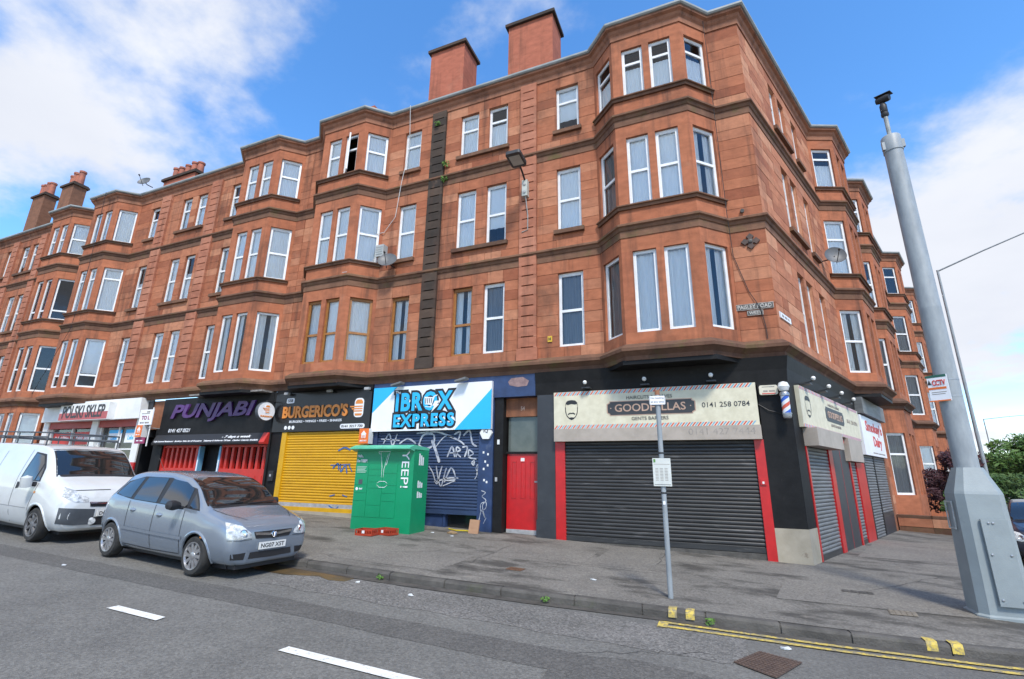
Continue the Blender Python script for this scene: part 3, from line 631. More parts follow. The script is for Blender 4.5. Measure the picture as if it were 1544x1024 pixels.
# ------------------------------------------------------------------ shop paints
CREAM = mat('cream_sign_print', (.66, .62, .47), .6, (.56, .52, .38), 5)
BEIGE = mat('beige_metal', (.40, .345, .29), .55, (.33, .285, .235), 3); over(BEIGE, (.2, .17, .14), 1.8, .6, .75, .4)
REDP = mat('red_gloss_paint', (.52, .012, .015), .3, (.42, .012, .014), 4, bump=.05); over(REDP, (.3, .04, .03), 3, .62, .72, .4)
BLKS = mat('black_shutter', (.020, .0205, .0215), .45, (.035, .035, .035), 4, stretch=(.4, .4, 3)); over(BLKS, (.15, .145, .14), 2.2, .58, .72, .6, (.6, .6, 4))
GRYS = mat('grey_shutter', (.17, .175, .175), .5, (.11, .115, .115), 3, stretch=(.5, .5, 3))
DKGP = mat('dark_grey_paint', (.035, .038, .043), .5, (.025, .027, .031), 2); over(DKGP, (.07, .072, .076), 2.4, .58, .75, .5)
RENDER = mat('beige_render', (.40, .35, .27), .85, (.31, .27, .20), 2.4, bump=.2); over(RENDER, (.13, .08, .05), 3.5, .64, .72, .7)
WHP = mat('white_paint', (.76, .76, .74), .45, (.66, .66, .64), 2)
SGW = mat('white_sign_print', (.80, .81, .83), .4, (.74, .75, .77), 1.5)
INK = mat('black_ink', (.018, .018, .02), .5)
INKG = mat('charcoal_ink', (.04, .042, .045), .5)
TAN = mat('tan_ink', (.50, .33, .24), .5)
GREYI = mat('faded_ink', (.20, .18, .16), .7, (.34, .30, .26), 7)
REDI = mat('red_ink', (.62, .05, .04), .5); BLUI = mat('blue_ink', (.16, .38, .55), .5)
CYAN = mat('sky_blue_print', (.02, .40, .76), .4, (.02, .44, .80), 1)
BLUP = mat('navy_paint', (.028, .055, .14), .45, (.02, .036, .09), 3); over(BLUP, (.10, .12, .17), 4, .6, .72, .5)
BLUS = mat('navy_shutter', (.035, .062, .135), .45, (.025, .042, .09), 3, stretch=(.5, .5, 2)); over(BLUS, (.10, .13, .19), 3, .6, .75, .4)
YELS = mat('yellow_shutter', (.64, .34, .008), .4, (.55, .285, .008), 2.5, stretch=(.6, .6, 2)); over(YELS, (.35, .20, .03), 5, .66, .74, .5)
STEEL = mat('galvanised_steel', (.42, .43, .44), .4, (.30, .31, .32), 4, metal=.7)
ALU = mat('dull_aluminium', (.40, .40, .40), .5, (.28, .28, .28), 5)
ORANGE = mat('orange_letters', (.75, .26, .045), .45); ORJ = mat('orange_plastic', (.80, .17, .02), .4)
PURP = mat('purple_letters', (.085, .022, .15), .35, (.05, .012, .10), 3); BURG = mat('burgundy_print', (.28, .03, .10), .5)
GLD = mat('dark_shop_glass', (.02, .022, .024), .08); PVC = mat('cable_black', (.02, .02, .02), .5); CABW = mat('cable_white', (.6, .6, .58), .5)
LAMPW = mat('white_glass_ball', (.85, .85, .82), .3); LGREY = mat('light_grey_plastic', (.6, .6, .58), .4)
ORR = mat('restaurant_red_wood', (.55, .035, .025), .4, (.45, .03, .022), 4); BRST = stone('brown_stone', [(.3, .13, .07), (.26, .11, .06)], soot=.4)
def spot(F, u, z, parent, d0=.05, ln=.28):
    mb = MB(); mb.tube([F(u, d0, z-.10), F(u, d0+ln, z-.06)], .012, 6); mb.box(F, u-.11, u+.11, z-.14, z-.11, d0, d0+.22); o = mb.build('spot_lamp', INKG, parent)
    MB().lathe([(.001, -.055), (.04, -.04), (.055, 0), (.04, .04), (.001, .055)], F(u, d0+ln, z), n=12).build('bulb', LAMPW, o, smooth=True)
def ground_run(F, u0, u1, d=0): return min(gz(*F(u, d, 0)[:2]) for u in (u0, u1))
def plinth(F, u0, u1, zt, d0, d1, name, m, parent):
    mb = MB(); a = gz(*F(u0, d1, 0)[:2])-.05; b = gz(*F(u1, d1, 0)[:2])-.05
    vs = [F(u0, d0, a), F(u1, d0, b), F(u0, d1, a), F(u1, d1, b), F(u0, d0, zt), F(u1, d0, zt), F(u0, d1, zt), F(u1, d1, zt)]
    return mb.add(vs, [(0, 1, 3, 2), (4, 6, 7, 5), (0, 4, 5, 1), (2, 3, 7, 6), (0, 2, 6, 4), (1, 5, 7, 3)]).build(name, m, parent, recalc=False)
def border(F, u0, u1, z0, z1, d, sg):
    h = z1-z0; n = int((u1-u0)/.125)
    for m, off in ((REDI, 0), (BLUI, .062)):
        mb = MB()
        for i in range(n):
            a = u0+.01+(u1-u0-.12)*i/n+off
            mb.prism(F, [(a, z0), (a+.034, z0), (a+.034+h*.8, z1), (a+h*.8, z1)], d-.002, d+.003)
        mb.build('stripe_border', m, sg)
def face(F, u, z, w_, h, d, sg):
    P = lambda pts: [(u+a*w_, z+b*h) for a, b in pts]
    plate(F, P([(-.5, .12), (-.46, .36), (-.3, .47), (0, .5), (.3, .47), (.47, .36), (.5, .12), (.42, .3), (.3, .26), (0, .3), (-.3, .25), (-.42, .3)]), d-.002, d+.004, 'face_drawing', INK, sg)
    for pts in ([(-.49, .15), (-.45, -.15), (-.3, -.36), (0, -.49), (.3, -.36), (.45, -.15), (.49, .15)],): stroke(F, d+.005, P(pts), .022, INK, sg, 'face_drawing')
    stroke(F, d+.006, P([(-.28, -.24), (-.12, -.17), (0, -.19), (.12, -.17), (.28, -.24)]), .028, INK, sg, 'face_drawing')
    plate(F, P([(-.25, -.40), (0, -.38), (.25, -.40), (0, -.52)]), d-.002, d+.004, 'face_drawing', INK, sg)
# ------------------------------------------------------------------ barber shop on the corner
r = thing('barber_shopfront', (-3, 0, 0), 'black and red barber shopfront with cream striped signs wrapping the street corner', 'shopfront')
cpath = [FM(-6.16, 0, 0)[:2], (0, 0), FS(7.0, 0, 0)[:2]]
sweep(cpath, [(-.3, 3.86), (.02, 3.86), (.05, 4.2), (.11, 4.50), (-.3, 4.50)]).build('fascia_band', BLKP, r)
MB().box(FM, -5.6, -.6, -.3, 3.9, -.5, -.2).build('backing', BLKP, r, recalc=False); MB().box(FS, .6, 7.0, -.5, 3.9, -.5, -.2).build('backing', BLKP, r, recalc=False)
pier = sweep([FM(-.63, 0, 0)[:2], (0, 0), FS(.62, 0, 0)[:2]], [(-.35, .70), (.025, .70), (.025, 3.87), (-.35, 3.87)]).build('corner_pier', BLKP, r)
sweep([FM(-.63, 0, 0)[:2], (0, 0), FS(.62, 0, 0)[:2]], [(-.35, -.2), (.035, -.2), (.035, .70), (-.35, .70)]).build('pier_base', RENDER, r)
bx(FM, -6.11, -5.61, .62, 3.87, -.4, .03, 'pilaster', DKGP, r); plinth(FM, -6.13, -5.60, .62, -.4, .06, 'pilaster_base', DKGP, r)
sg = bx(FM, -5.60, -.67, 2.92, 3.9, .02, .13, 'sign_board', CREAM, r)
border(FM, -5.60, -.67, 3.80, 3.895, .13, sg); border(FM, -5.60, -.67, 2.925, 3.015, .13, sg)
ch = .07; pq = lambda a, b, c, e, k: [(a+k, c), (b-k, c), (b-k, c+k*.5), (b, c+k), (b, e-k), (b-k, e-k*.5), (b-k, e), (a+k, e), (a+k, e-k*.5), (a, e-k), (a, c+k), (a+k, c+k*.5)]
plate(FM, pq(-4.17, -2.01, 3.225, 3.60, .07), .12, .136, 'name_plaque', TAN, sg); plate(FM, pq(-4.145, -2.035, 3.245, 3.58, .065), .12, .140, 'name_plaque', INKG, sg)
text('GOODFELLAS', FM, -3.96, -2.24, 3.32, 3.515, .141, TAN, sg, bold=.012); text('.', FM, -4.08, -4.05, 3.40, 3.43, .141, TAN, sg); text('.', FM, -2.14, -2.11, 3.40, 3.43, .141, TAN, sg)
text('HAIRCUTS & SHAVES', FM, -3.66, -2.54, 3.635, 3.72, .131, INKG, sg, bold=.005); text('GENTS BARBERS', FM, -3.55, -2.66, 3.10, 3.185, .131, INKG, sg, bold=.005)
text('0141 258 0784', FM, -1.87, -.83, 3.36, 3.48, .131, INKG, sg, bold=.003)
face(FM, -5.11, 3.42, .34, .52, .131, sg)
sb = bx(FM, -5.585, -.66, 2.595, 2.915, -.02, .2, 'shutter_box', BEIGE, r); text('0141 427 7444', FM, -2.22, -.78, 2.71, 2.86, .201, GREYI, sb, ext=.001)
plinth(FM, -5.60, -5.34, 2.594, -.2, .04, 'frame', REDP, r); plinth(FM, -.83, -.632, 2.594, -.2, .04, 'frame', REDP, r)
key = bx(FM, -.80, -.68, 1.6, 1.72, .04, .07, 'key_switch', REDP, r); bx(FM, -.76, -.72, 1.62, 1.67, .07, .074, 'label', WHP, key)
shutter(r, FM, -5.34, -.83, .18, 2.59, -.02, BLKS, .085, BLKS); plinth(FM, -5.34, -.83, .17, -.2, .01, 'threshold', KERBM, r)
for u in (-4.68, -3.16, -1.61): spot(FM, u, 4.10, r)
# side of the barber shop
sg = bx(FS, .42, 6.75, 2.90, 3.87, .02, .12, 'sign_board', CREAM, r); border(FS, .42, 6.75, 3.79, 3.865, .12, sg); border(FS, .42, 6.75, 2.905, 2.98, .12, sg)
plate(FS, pq(2.6, 4.6, 3.22, 3.60, .07), .11, .126, 'name_plaque', INKG, sg); text('GOODFELLAS', FS, 2.8, 4.4, 3.32, 3.5, .127, TAN, sg, bold=.012)
text('HAIRCUTS & SHAVES', FS, 2.95, 4.2, 3.64, 3.71, .121, GREYI, sg); text('GENTS BARBERS', FS, 3.0, 4.1, 3.10, 3.17, .121, GREYI, sg); text('0141 258 0784', FS, 5.0, 6.4, 3.36, 3.48, .121, GREYI, sg)
face(FS, 1.0, 3.42, .45, .52, .121, sg)
for u in (.95, 2.4, 3.8, 5.3): spot(FS, u, 4.08, r)
bx(FS, .62, 3.05, 2.48, 2.89, -.02, .32, 'shutter_box', BEIGE, r); bx(FS, 4.55, 6.3, 2.25, 2.89, -.02, .16, 'shutter_box', BEIGE, r)
for a, b, zt in ((.625, .72, 2.475), (2.62, 2.98, 2.475), (4.85, 5.0, 2.24), (5.72, 6.85, 2.24)): plinth(FS, a, b, zt, -.2, .045, 'frame', REDP, r)
bx(FS, 3.06, 4.54, 2.74, 2.86, -.1, .05, 'frame', REDP, r)
plinth(FS, 2.99, 4.84, 2.74, -.2, .02, 'grey_door', DKGP, r); bx(FS, 3.9, 3.915, -.1, 2.73, .02, .024, 'door_joint', REDP, r)
shutter(r, FS, .72, 2.62, .02, 2.47, -.01, GRYS, .085, BLKS); shutter(r, FS, 5.0, 5.72, .0, 2.24, -.01, GRYS, .085, BLKS)
# ------------------------------------------------------------------ dairy
r = thing('dairy_shopfront', FS(8.8, 0, -.2), 'grey shuttered dairy shopfront with white and red sign on the side street', 'shopfront')
MB().box(FS, 7.0, 11.1, -.5, 4.5, -.5, -.1).build('backing', GRYS, r, recalc=False); bx(FS, 7.05, 11.05, 3.85, 4.38, -.1, .25, 'fascia_box', GRYS, r)
bx(FS, 6.87, 7.1, -.4, 3.9, -.3, .03, 'pier', BLKP, r); bx(FS, 10.75, 11.1, -.4, 3.85, -.3, .03, 'pier', BRST, r)
sg = bx(FS, 6.95, 10.75, 2.52, 3.80, .04, .14, 'sign_board', SGW, r); text("Smokey's", FS, 7.6, 10.5, 3.22, 3.68, .141, REDI, sg, bold=.03); text('Dairy', FS, 8.6, 10.1, 2.75, 3.2, .141, REDI, sg, bold=.03); bx(FS, 8.2, 9.1, 2.60, 2.64, .14, .142, 'small_print', GREYI, sg); bx(FS, 9.2, 10.4, 2.60, 2.64, .14, .142, 'small_print', GREYI, sg)
sg_d = sg
shutter(r, FS, 7.15, 8.6, -.12, 2.52, 0, GRYS, .085, BLKS); shutter(r, FS, 8.75, 10.75, .55, 2.52, 0, GRYS, .085, BLKS); bx(FS, 8.6, 8.75, -.3, 2.52, -.1, .03, 'frame', BLKP, r); plinth(FS, 8.75, 10.75, .54, -.1, .02, 'stall_riser', DKGP, r)
# ------------------------------------------------------------------ red close door
r = thing('close_doorway', (-6.6, 0, .19), 'red panelled close door under a dark fanlight and stone lintel, between blue and black piers', 'door')
MB().box(FM, -7.2, -6.1, 0, 4.5, -.62, -.5).build('backing', BLKP, r, recalc=False)
bx(FM, -7.42, -7.15, .1, 3.86, -.5, -.02, 'jamb', BLKP, r); bx(FM, -7.15, -6.12, 3.33, 3.86, -.5, -.22, 'lintel', BRST, r); text('54', FM, -6.70, -6.58, 3.50, 3.62, -.219, TAN, r, 'house_number', bold=.02)
bx(FM, -7.15, -6.12, 2.30, 2.36, -.4, -.24, 'transom', BLKP, r); bx(FM, -7.10, -6.13, 2.36, 3.33, -.33, -.30, 'fanlight', mat('dusty_glass', (.06, .075, .07), .15, (.10, .115, .105), 2), r)
dr = bx(FM, -7.12, -6.12, .32, 2.30, -.34, -.28, 'door', REDP, r)
for a in (-6.98, -6.71, -6.44):
    mb = MB()
    rect_frame(mb, FM, a, a+.14, 1.12, 2.1, .02, -.281, -.265); mb.build('panel_moulding', REDP, dr, recalc=False)
bx(FM, -7.12, -6.12, .20, .32, -.33, -.27, 'kick_plate', ALU, dr); bx(FM, -6.30, -6.18, 1.54, 1.58, -.28, -.262, 'letter_plate', ALU, dr); bx(FM, -6.71, -6.60, 2.10, 2.19, -.28, -.274, 'notice', WHP, dr)
bx(FM, -7.146, -6.12, .10, .20, -.5, -.2, 'step', KERBM, r)
bx(FM, -7.32, -7.25, 2.55, 2.68, -.02, .0, 'entry_notice', WHP, r); bx(FM, -7.36, -7.30, 1.55, 1.66, -.02, .01, 'entry_phone', ALU, r)
# ------------------------------------------------------------------ convenience shop
r = thing('convenience_shopfront', (-9.5, 0, .3), 'navy convenience shopfront with white and blue sign and graffitied roller shutter', 'shopfront')
MB().box(FM, -11.75, -7.42, 0, 4.5, -.5, -.25).build('backing', BLUP, r, recalc=False)
bx(FM, -11.72, -6.17, 3.87, 4.50, -.3, .03, 'lintel', BLUP, r)
plate(FM, [(x, z) for x, z in [(-6.95, 4.2), (-6.7, 4.14), (-6.42, 4.16), (-6.36, 4.3), (-6.55, 4.42), (-6.9, 4.4), (-7.0, 4.3)]], .02, .036, 'flaked_paint', mat('flaked_stone', (.30, .2, .19), .8, (.2, .13, .13), 9), r)
plinth(FM, -7.87, -7.43, 3.87, -.3, .04, 'pier', BLUP, r); plinth(FM, -11.72, -11.42, 3.0, -.3, .04, 'pier', BLUP, r)
sg = bx(FM, -11.62, -7.46, 2.97, 4.34, .04, .15, 'sign_board', SGW, r)
plate(FM, [(-11.62, 3.55), (-10.72, 4.34), (-11.62, 4.34)], .14, .153, 'blue_corner', CYAN, sg); plate(FM, [(-8.62, 2.97), (-7.46, 2.97), (-7.46, 4.12)], .14, .153, 'blue_corner', CYAN, sg)
bx(FM, -10.84, -10.3, 4.08, 4.24, .14, .156, 'logo_outline', INK, sg)
text('IBROX', FM, -10.74, -8.72, 3.56, 4.14, .1515, INK, sg, 'logo_outline', bold=.13, space=1.15, ext=.004, ref=.035); text('EXPRESS', FM, -10.78, -8.65, 3.08, 3.48, .1505, INK, sg, 'logo_outline', bold=.16, space=1.15, ext=.004, ref=.035)
text('IBROX', FM, -10.74, -8.72, 3.56, 4.14, .157, CYAN, sg, 'lettering', bold=.035, space=1.15); text('EXPRESS', FM, -10.78, -8.65, 3.08, 3.48, .157, CYAN, sg, 'lettering', bold=.035, space=1.15)
text('The', FM, -10.78, -10.58, 4.11, 4.21, .157, SGW, sg, bold=.02)
ct = lambda pts: [(-9.54+a, 3.82+b) for a, b in pts]
plate(FM, ct([(-.16, .16), (.18, .13), (.11, -.1), (-.13, -.07)]), .155, .168, 'cart_symbol', SGW, sg); stroke(FM, .169, ct([(.30, .2), (.18, .16), (.08, -.16), (-.12, -.14)]), .035, SGW, sg, 'cart_symbol', False)
for i in range(4): plate(FM, ct([(-.12+.07*i, .11), (-.09+.07*i, .11), (-.10+.065*i, -.05), (-.12+.065*i, -.05)]), .16, .171, 'cart_symbol', INK, sg)
plate(FM, ct([(.22, .02), (.36, .02), (.30, -.08), (.36, -.09), (.1, -.32), (.2, -.13), (.13, -.12)]), .155, .170, 'bolt_symbol', SGW, sg)
for u in (-10.6, -8.35):
    o = MB().tube([FM(u+.05, .0, 4.44), FM(u, .3, 4.42)], .012, 6).build('flood_lamp', INKG, r); MB().prism(FM, [(u-.2, 4.33), (u+.16, 4.40), (u+.16, 4.46), (u-.2, 4.38)], .2, .42).build('lamp_head', mat('lamp_grey', (.16, .16, .16), .5), o)
shb = shutter(r, FM, -11.42, -7.87, .66, 2.97, -.02, BLUS, .085, BLUS)
bx(FM, -11.42, -9.0, .18, .64, -.2, -.06, 'stall_riser', BLUP, r); bx(FM, -9.0, -7.87, .16, .64, -.25, -.2, 'shop_window', GLD, r); bx(FM, -8.98, -8.9, .16, .64, -.2, -.05, 'mullion', BLUP, r); plinth(FM, -11.42, -7.87, .25, -.2, .0, 'sill', BLUP, r)
GW = mat('spray_paint_white', (.50, .52, .55), .7, (.22, .25, .32), 6, lo=.42, hi=.62)
gd = .012
for pts in ([(-11.2, 2.6), (-11.0, 2.9), (-10.85, 2.55), (-10.7, 2.9)], [(-11.3, 2.75), (-10.6, 2.7)], [(-10.6, 2.6), (-10.3, 2.75), (-10.0, 2.6)]): stroke(FM, gd, pts, .05, GW, shb)
stroke(FM, gd+.001, [(-9.9, 2.55), (-9.75, 2.85), (-9.4, 2.85), (-9.4, 2.55), (-9.65, 2.45), (-9.9, 2.55)], .06, GW, shb); stroke(FM, gd, [(-10.0, 2.9), (-9.3, 2.93), (-8.6, 2.7), (-8.35, 2.55)], .05, GW, shb)
stroke(FM, gd+.002, [(-9.45, 2.7), (-9.3, 2.4), (-9.15, 2.05)], .09, GW, shb); stroke(FM, gd, [(-9.3, 2.5), (-9.0, 2.8), (-8.7, 2.75)], .03, GW, shb)
for k, pts in enumerate(([(-8.9, 2.2), (-8.75, 2.5), (-8.65, 2.2)], [(-8.85, 2.32), (-8.65, 2.32)], [(-8.6, 2.2), (-8.6, 2.48), (-8.47, 2.4), (-8.6, 2.33), (-8.45, 2.2)], [(-8.42, 2.48), (-8.25, 2.48), (-8.33, 2.2)], [(-8.2, 2.2), (-8.2, 2.4), (-8.05, 2.3), (-8.2, 2.2), (-7.95, 2.15)], [(-8.7, 2.85), (-8.5, 2.92), (-8.55, 2.7)], [(-8.4, 2.8), (-8.2, 2.95), (-8.1, 2.6), (-7.95, 2.5)],
            [(-9.5, 1.95), (-9.35, 1.75), (-9.2, 1.45), (-9.1, 1.8), (-9.05, 1.95)], [(-9.25, 1.95), (-9.15, 1.55), (-9.05, 1.4), (-8.95, 1.75), (-8.9, 1.9)], [(-9.3, 1.5), (-8.8, 1.62), (-8.5, 1.62)], [(-8.95, 1.5), (-8.75, 1.9), (-8.6, 1.6), (-8.9, 1.55)], [(-9.0, 1.4), (-8.6, 1.55)], [(-8.1, 2.05), (-8.02, 2.1), (-8.03, 1.98), (-8.1, 2.05)])): stroke(FM, gd, pts, random.uniform(.035, .055), GW, shb)
GP = [(-7.8, .5), (-7.72, .8), (-7.62, .6), (-7.7, .9), (-7.6, 1.05), (-7.72, 1.15), (-7.62, 1.25), (-7.75, 1.3)]
stroke(FM, .043, GP, .022, GW, r); stroke(FM, .043, [(-7.75, .75), (-7.6, .85), (-7.6, 1.0), (-7.75, .95), (-7.75, .75)], .018, GW, r); stroke(FM, .043, [(-7.66, .45), (-7.58, .6)], .02, GW, r)
stroke(FM, .014, [(-7.98, 1.6), (-7.9, 1.75), (-7.95, 1.9), (-7.88, 2.0), (-7.93, 1.7)], .022, GW, r)
for u, z in ((-7.74, 2.3), (-7.68, 2.05), (-7.6, 1.95), (-7.72, 1.85), (-7.62, 1.5), (-7.7, 1.55), (-7.6, 2.25)): bx(FM, u, u+.05, z, z+.06, .04, .043, 'sticker', WHP, r)
# ------------------------------------------------------------------ burger shop
r = thing('burger_shopfront', (-13.6, 0, .45), 'black burger shopfront with orange lettering over a yellow roller shutter', 'shopfront')
MB().box(FM, -15.95, -11.74, 0, 4.5, -.5, -.2).build('backing', BLKP, r, recalc=False); bx(FM, -15.95, -11.74, 4.38, 4.5, -.3, .06, 'lintel', BLKP, r)
plinth(FM, -15.93, -15.45, 3.05, -.3, .03, 'pier', BLKP, r)
sg = bx(FM, -15.93, -11.75, 3.04, 4.38, -.02, .08, 'sign_board', mat('black_sign_gloss', (.012, .012, .013), .25), r)
text("BURGERICO'S", FM, -15.50, -12.66, 3.50, 3.92, .081, ORANGE, sg, bold=.035, ext=.03); text('BURGERS • WINGS • FRIES • SHAKES', FM, -15.16, -12.88, 3.34, 3.42, .081, SGW, sg, bold=.02)
plate(FM, rrect(-12.92, -11.93, 3.10, 3.25, .07), .07, .086, 'phone_plate', SGW, sg); text('0141 3217 730', FM, -12.86, -12.0, 3.135, 3.215, .087, INK, sg, bold=.02)
plate(FM, rrect(-15.40, -15.05, 4.02, 4.20, .05), .07, .086, 'number_plate', SGW, sg); text('558', FM, -15.34, -15.11, 4.06, 4.16, .087, INK, sg, bold=.02)
for i in range(3): plate(FM, [(-15.3+.17*i+.065*math.cos(a), 3.18+.065*math.sin(a)) for a in [k*math.pi/6 for k in range(12)]], .07, .084, 'media_icon', SGW, sg)
def burger(F, u, z, s, d, sg, m1, m2):
    P = lambda pts: [(u+a*s, z+b*s) for a, b in pts]
    plate(F, [(u+(a)*s, z+b*s) for a, b in rrect(-.3, .3, -.5, .5, .2)], d-.002, d+.006, 'burger_symbol', m2, sg)
    plate(F, P([(-.24, .2), (.24, .2), (.24, .3), (.14, .42), (-.14, .42), (-.24, .3)]), d, d+.009, 'burger_symbol', m1, sg)
    for k in range(3): plate(F, P([(-.6+.12*k, .10-.12*k), (.24, .10-.12*k), (.24, .03-.12*k), (-.55+.12*k, .03-.12*k)]), d, d+.009, 'burger_symbol', m1, sg)
    plate(F, P([(-.24, -.3), (.24, -.3), (.2, -.42), (-.2, -.42)]), d, d+.009, 'burger_symbol', m1, sg)
burger(FM, -12.22, 3.76, .62, .082, sg, ORANGE, SGW)
YEL = mat('yellow_frame', (.64, .35, .008), .4)
plinth(FM, -15.45, -15.24, 3.03, -.15, .05, 'frame', YEL, r); plinth(FM, -11.93, -11.74, 3.03, -.15, .05, 'frame', YEL, r)
sh = shutter(r, FM, -15.24, -11.93, .66, 3.03, -.02, YELS, .085, ALU); bx(FM, -15.24, -11.93, .52, .64, -.1, .03, 'bottom_rail', YEL, r); plinth(FM, -15.45, -11.74, .52, -.3, .035, 'stall_riser', RENDER, r)
GB = mat('spray_paint_blue', (.05, .13, .33), .7)
for pts in ([(-12.95, 2.4), (-12.7, 2.5), (-12.45, 2.42)], [(-13.1, 1.85), (-12.9, 2.0), (-12.85, 1.8)], [(-12.8, 2.0), (-12.75, 1.75), (-12.6, 1.95), (-12.5, 1.7)], [(-12.45, 1.95), (-12.3, 1.75)], [(-13.1, 1.0), (-12.9, 1.05)], [(-13.1, .72), (-12.85, .62), (-12.7, .7)], [(-13.2, 1.95), (-12.4, 1.98)], [(-12.6, 1.05), (-12.4, 1.0)]): stroke(FM, .012, pts, .05, GB, sh)
for u in (-15.3, -13.4, -11.85): 
    o = MB().tube([FM(u, 0, 4.42), FM(u, .2, 4.36)], .012, 6).build('flood_lamp', INKG, r); MB().box(FM, u-.09, u+.09, 4.30, 4.38, .16, .26).build('lamp_head', ALU, o, recalc=False)
# ------------------------------------------------------------------ restaurant
r = thing('restaurant_shopfront', (-19, 0, .6), 'black restaurant shopfront with purple lettering and red slatted window doors', 'shopfront')
MB().box(FM, -22.1, -15.96, 0, 4.5, -.6, -.35).build('backing', BLKP, r, recalc=False)
sg = MB().prism(FM, [(-22.02, 3.02), (-16.0, 3.02), (-16.05, 4.45), (-22.02, 4.45)], -.3, .08).build('sign_board', BLKP, r)
text('PUNJABI', FM, -21.40, -16.85, 3.50, 4.20, .085, PURP, sg, bold=.03, shear=.25, ext=.07, tilt=0); text('0141 427 0521', FM, -21.45, -20.2, 3.13, 3.27, .082, SGW, sg, bold=.01, shear=.2)
st = MB(); st.add([FM(u, d, z) for u in (-22.0, -16.22) for d, z in ((-.2, 2.64), (.28, 2.64), (.30, 2.70), (.14, 3.03), (-.2, 3.03))], [(0, 1, 2, 3, 4), (9, 8, 7, 6, 5)]+[(i, i+5, (i+1) % 5+5, (i+1) % 5) for i in range(5)]); sp = st.build('sloping_sign', INK, r)
st = MB(); st.add([FM(u, d, z) for u in (-16.22, -15.98) for d, z in ((-.2, 2.64), (.28, 2.64), (.30, 2.70), (.14, 3.03), (-.2, 3.03))], [(0, 1, 2, 3, 4), (9, 8, 7, 6, 5)]+[(i, i+5, (i+1) % 5+5, (i+1) % 5) for i in range(5)]); st.build('sign_end', ORR, r)
FT = lambda u, d, z: FM(u, .303-(z-2.70)*.16/.33+d, z)
text('- 7 days a week', FT, -18.2, -16.75, 2.84, 2.96, 0, SGW, sp, bold=.02, shear=.2); text('Fully Licensed Restaurant   Bookings Taken for all Occasions   Takeaway & Deliveries Till Late   Outdoor Catering Available', FT, -21.9, -16.3, 2.735, 2.805, 0, SGW, sp, bold=.02, shear=.2)
bx(FM, -22.1, -21.75, .3, 3.0, -.4, .02, 'pier', BLKP, r); plinth(FM, -16.08, -15.96, 3.0, -.4, .03, 'pier', BLKP, r)
for a, b in ((-21.75, -19.62), (-18.46, -16.10)):
    o = bx(FM, a, b, .5, 1.72, -.3, -.05, 'lower_panel', ORR, r); rect_frame(mb := MB(), FM, a, b, 1.72, 2.64, .08, -.2, -.05); mb.build('window_frame', ORR, r, recalc=False)
    bx(FM, a, b, 1.72, 2.64, -.3, -.26, 'glass', GLD, r)
    n = 7
    for i in range(n):
        c = a+.08+(b-a-.16)*(i+.5)/n; bx(FM, c-.055, c+.055, 1.72, 2.60, -.22, -.10, 'slat', ORR, r); bx(FM, c-.10, c+.10, .9, 1.58, -.051, -.035, 'panel', ORR, o)
for c, m in ((-19.62, BLUI), (-18.50, BLUI)): bx(FM, c-.03, c+.06, .5, 2.6, -.2, -.02, 'door_post', m, r); bx(FM, c-.01, c+.04, 1.7, 2.1, -.02, -.016, 'sticker', SGW, r)
bx(FM, -19.5, -18.6, .5, 2.64, -.6, -.5, 'doorway', INK, r); bx(FM, -22.0, -16.1, .3, .52, -.3, -.0, 'step', KERBM, r)
bx(FM, -20.0, -16.2, 4.44, 4.5, -.1, .5, 'ledge', mat('weathered_board', (.13, .12, .11), .8, (.3, .28, .26), 6), r)
# ------------------------------------------------------------------ dark close
r = thing('close_doorway', (-22.7, 0, .75), 'dark open close entrance beside the grocery under a brown stone lintel', 'door')
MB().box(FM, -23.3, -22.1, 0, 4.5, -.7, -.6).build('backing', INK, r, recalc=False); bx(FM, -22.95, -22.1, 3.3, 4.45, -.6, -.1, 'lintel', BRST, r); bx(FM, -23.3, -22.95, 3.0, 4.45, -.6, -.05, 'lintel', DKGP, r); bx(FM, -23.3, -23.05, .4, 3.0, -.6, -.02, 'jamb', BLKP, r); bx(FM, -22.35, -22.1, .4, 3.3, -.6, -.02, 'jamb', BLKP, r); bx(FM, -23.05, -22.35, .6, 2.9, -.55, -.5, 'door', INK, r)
# ------------------------------------------------------------------ grocery
r = thing('grocery_shopfront', (-26.8, 0, .8), 'white grocery shopfront with red and white sign and posters in the window', 'shopfront')
MB().box(FM, -30.6, -23.3, 0, 4.5, -1.2, -1.1).build('backing', ROOM, r, recalc=False)
MB().prism(FM, [(-30.35, 3.74), (-23.2, 3.74), (-23.3, 4.58), (-30.3, 4.58)], -.3, .24).build('fascia', WHP, r)
sg = bx(FM, -28.4, -24.85, 3.72, 4.44, .24, .52, 'sign_box', WHP, r); bx(FM, -28.38, -24.87, 3.74, 4.05, .52, .525, 'red_half', mat('faded_red_print', (.45, .10, .10), .5), sg); text('POLSKI SKLEP', FM, -28.15, -25.1, 3.82, 4.36, .526, INKG, sg, bold=.02)
for a, b in ((-30.5, -30.1), (-26.75, -26.3), (-23.65, -23.25)): bx(FM, a, b, .5, 3.74, -.3, .03, 'pier', WHP, r)
bx(FM, -23.66, -23.24, .5, 2.0, -.31, .04, 'pier_base', REDP, r)
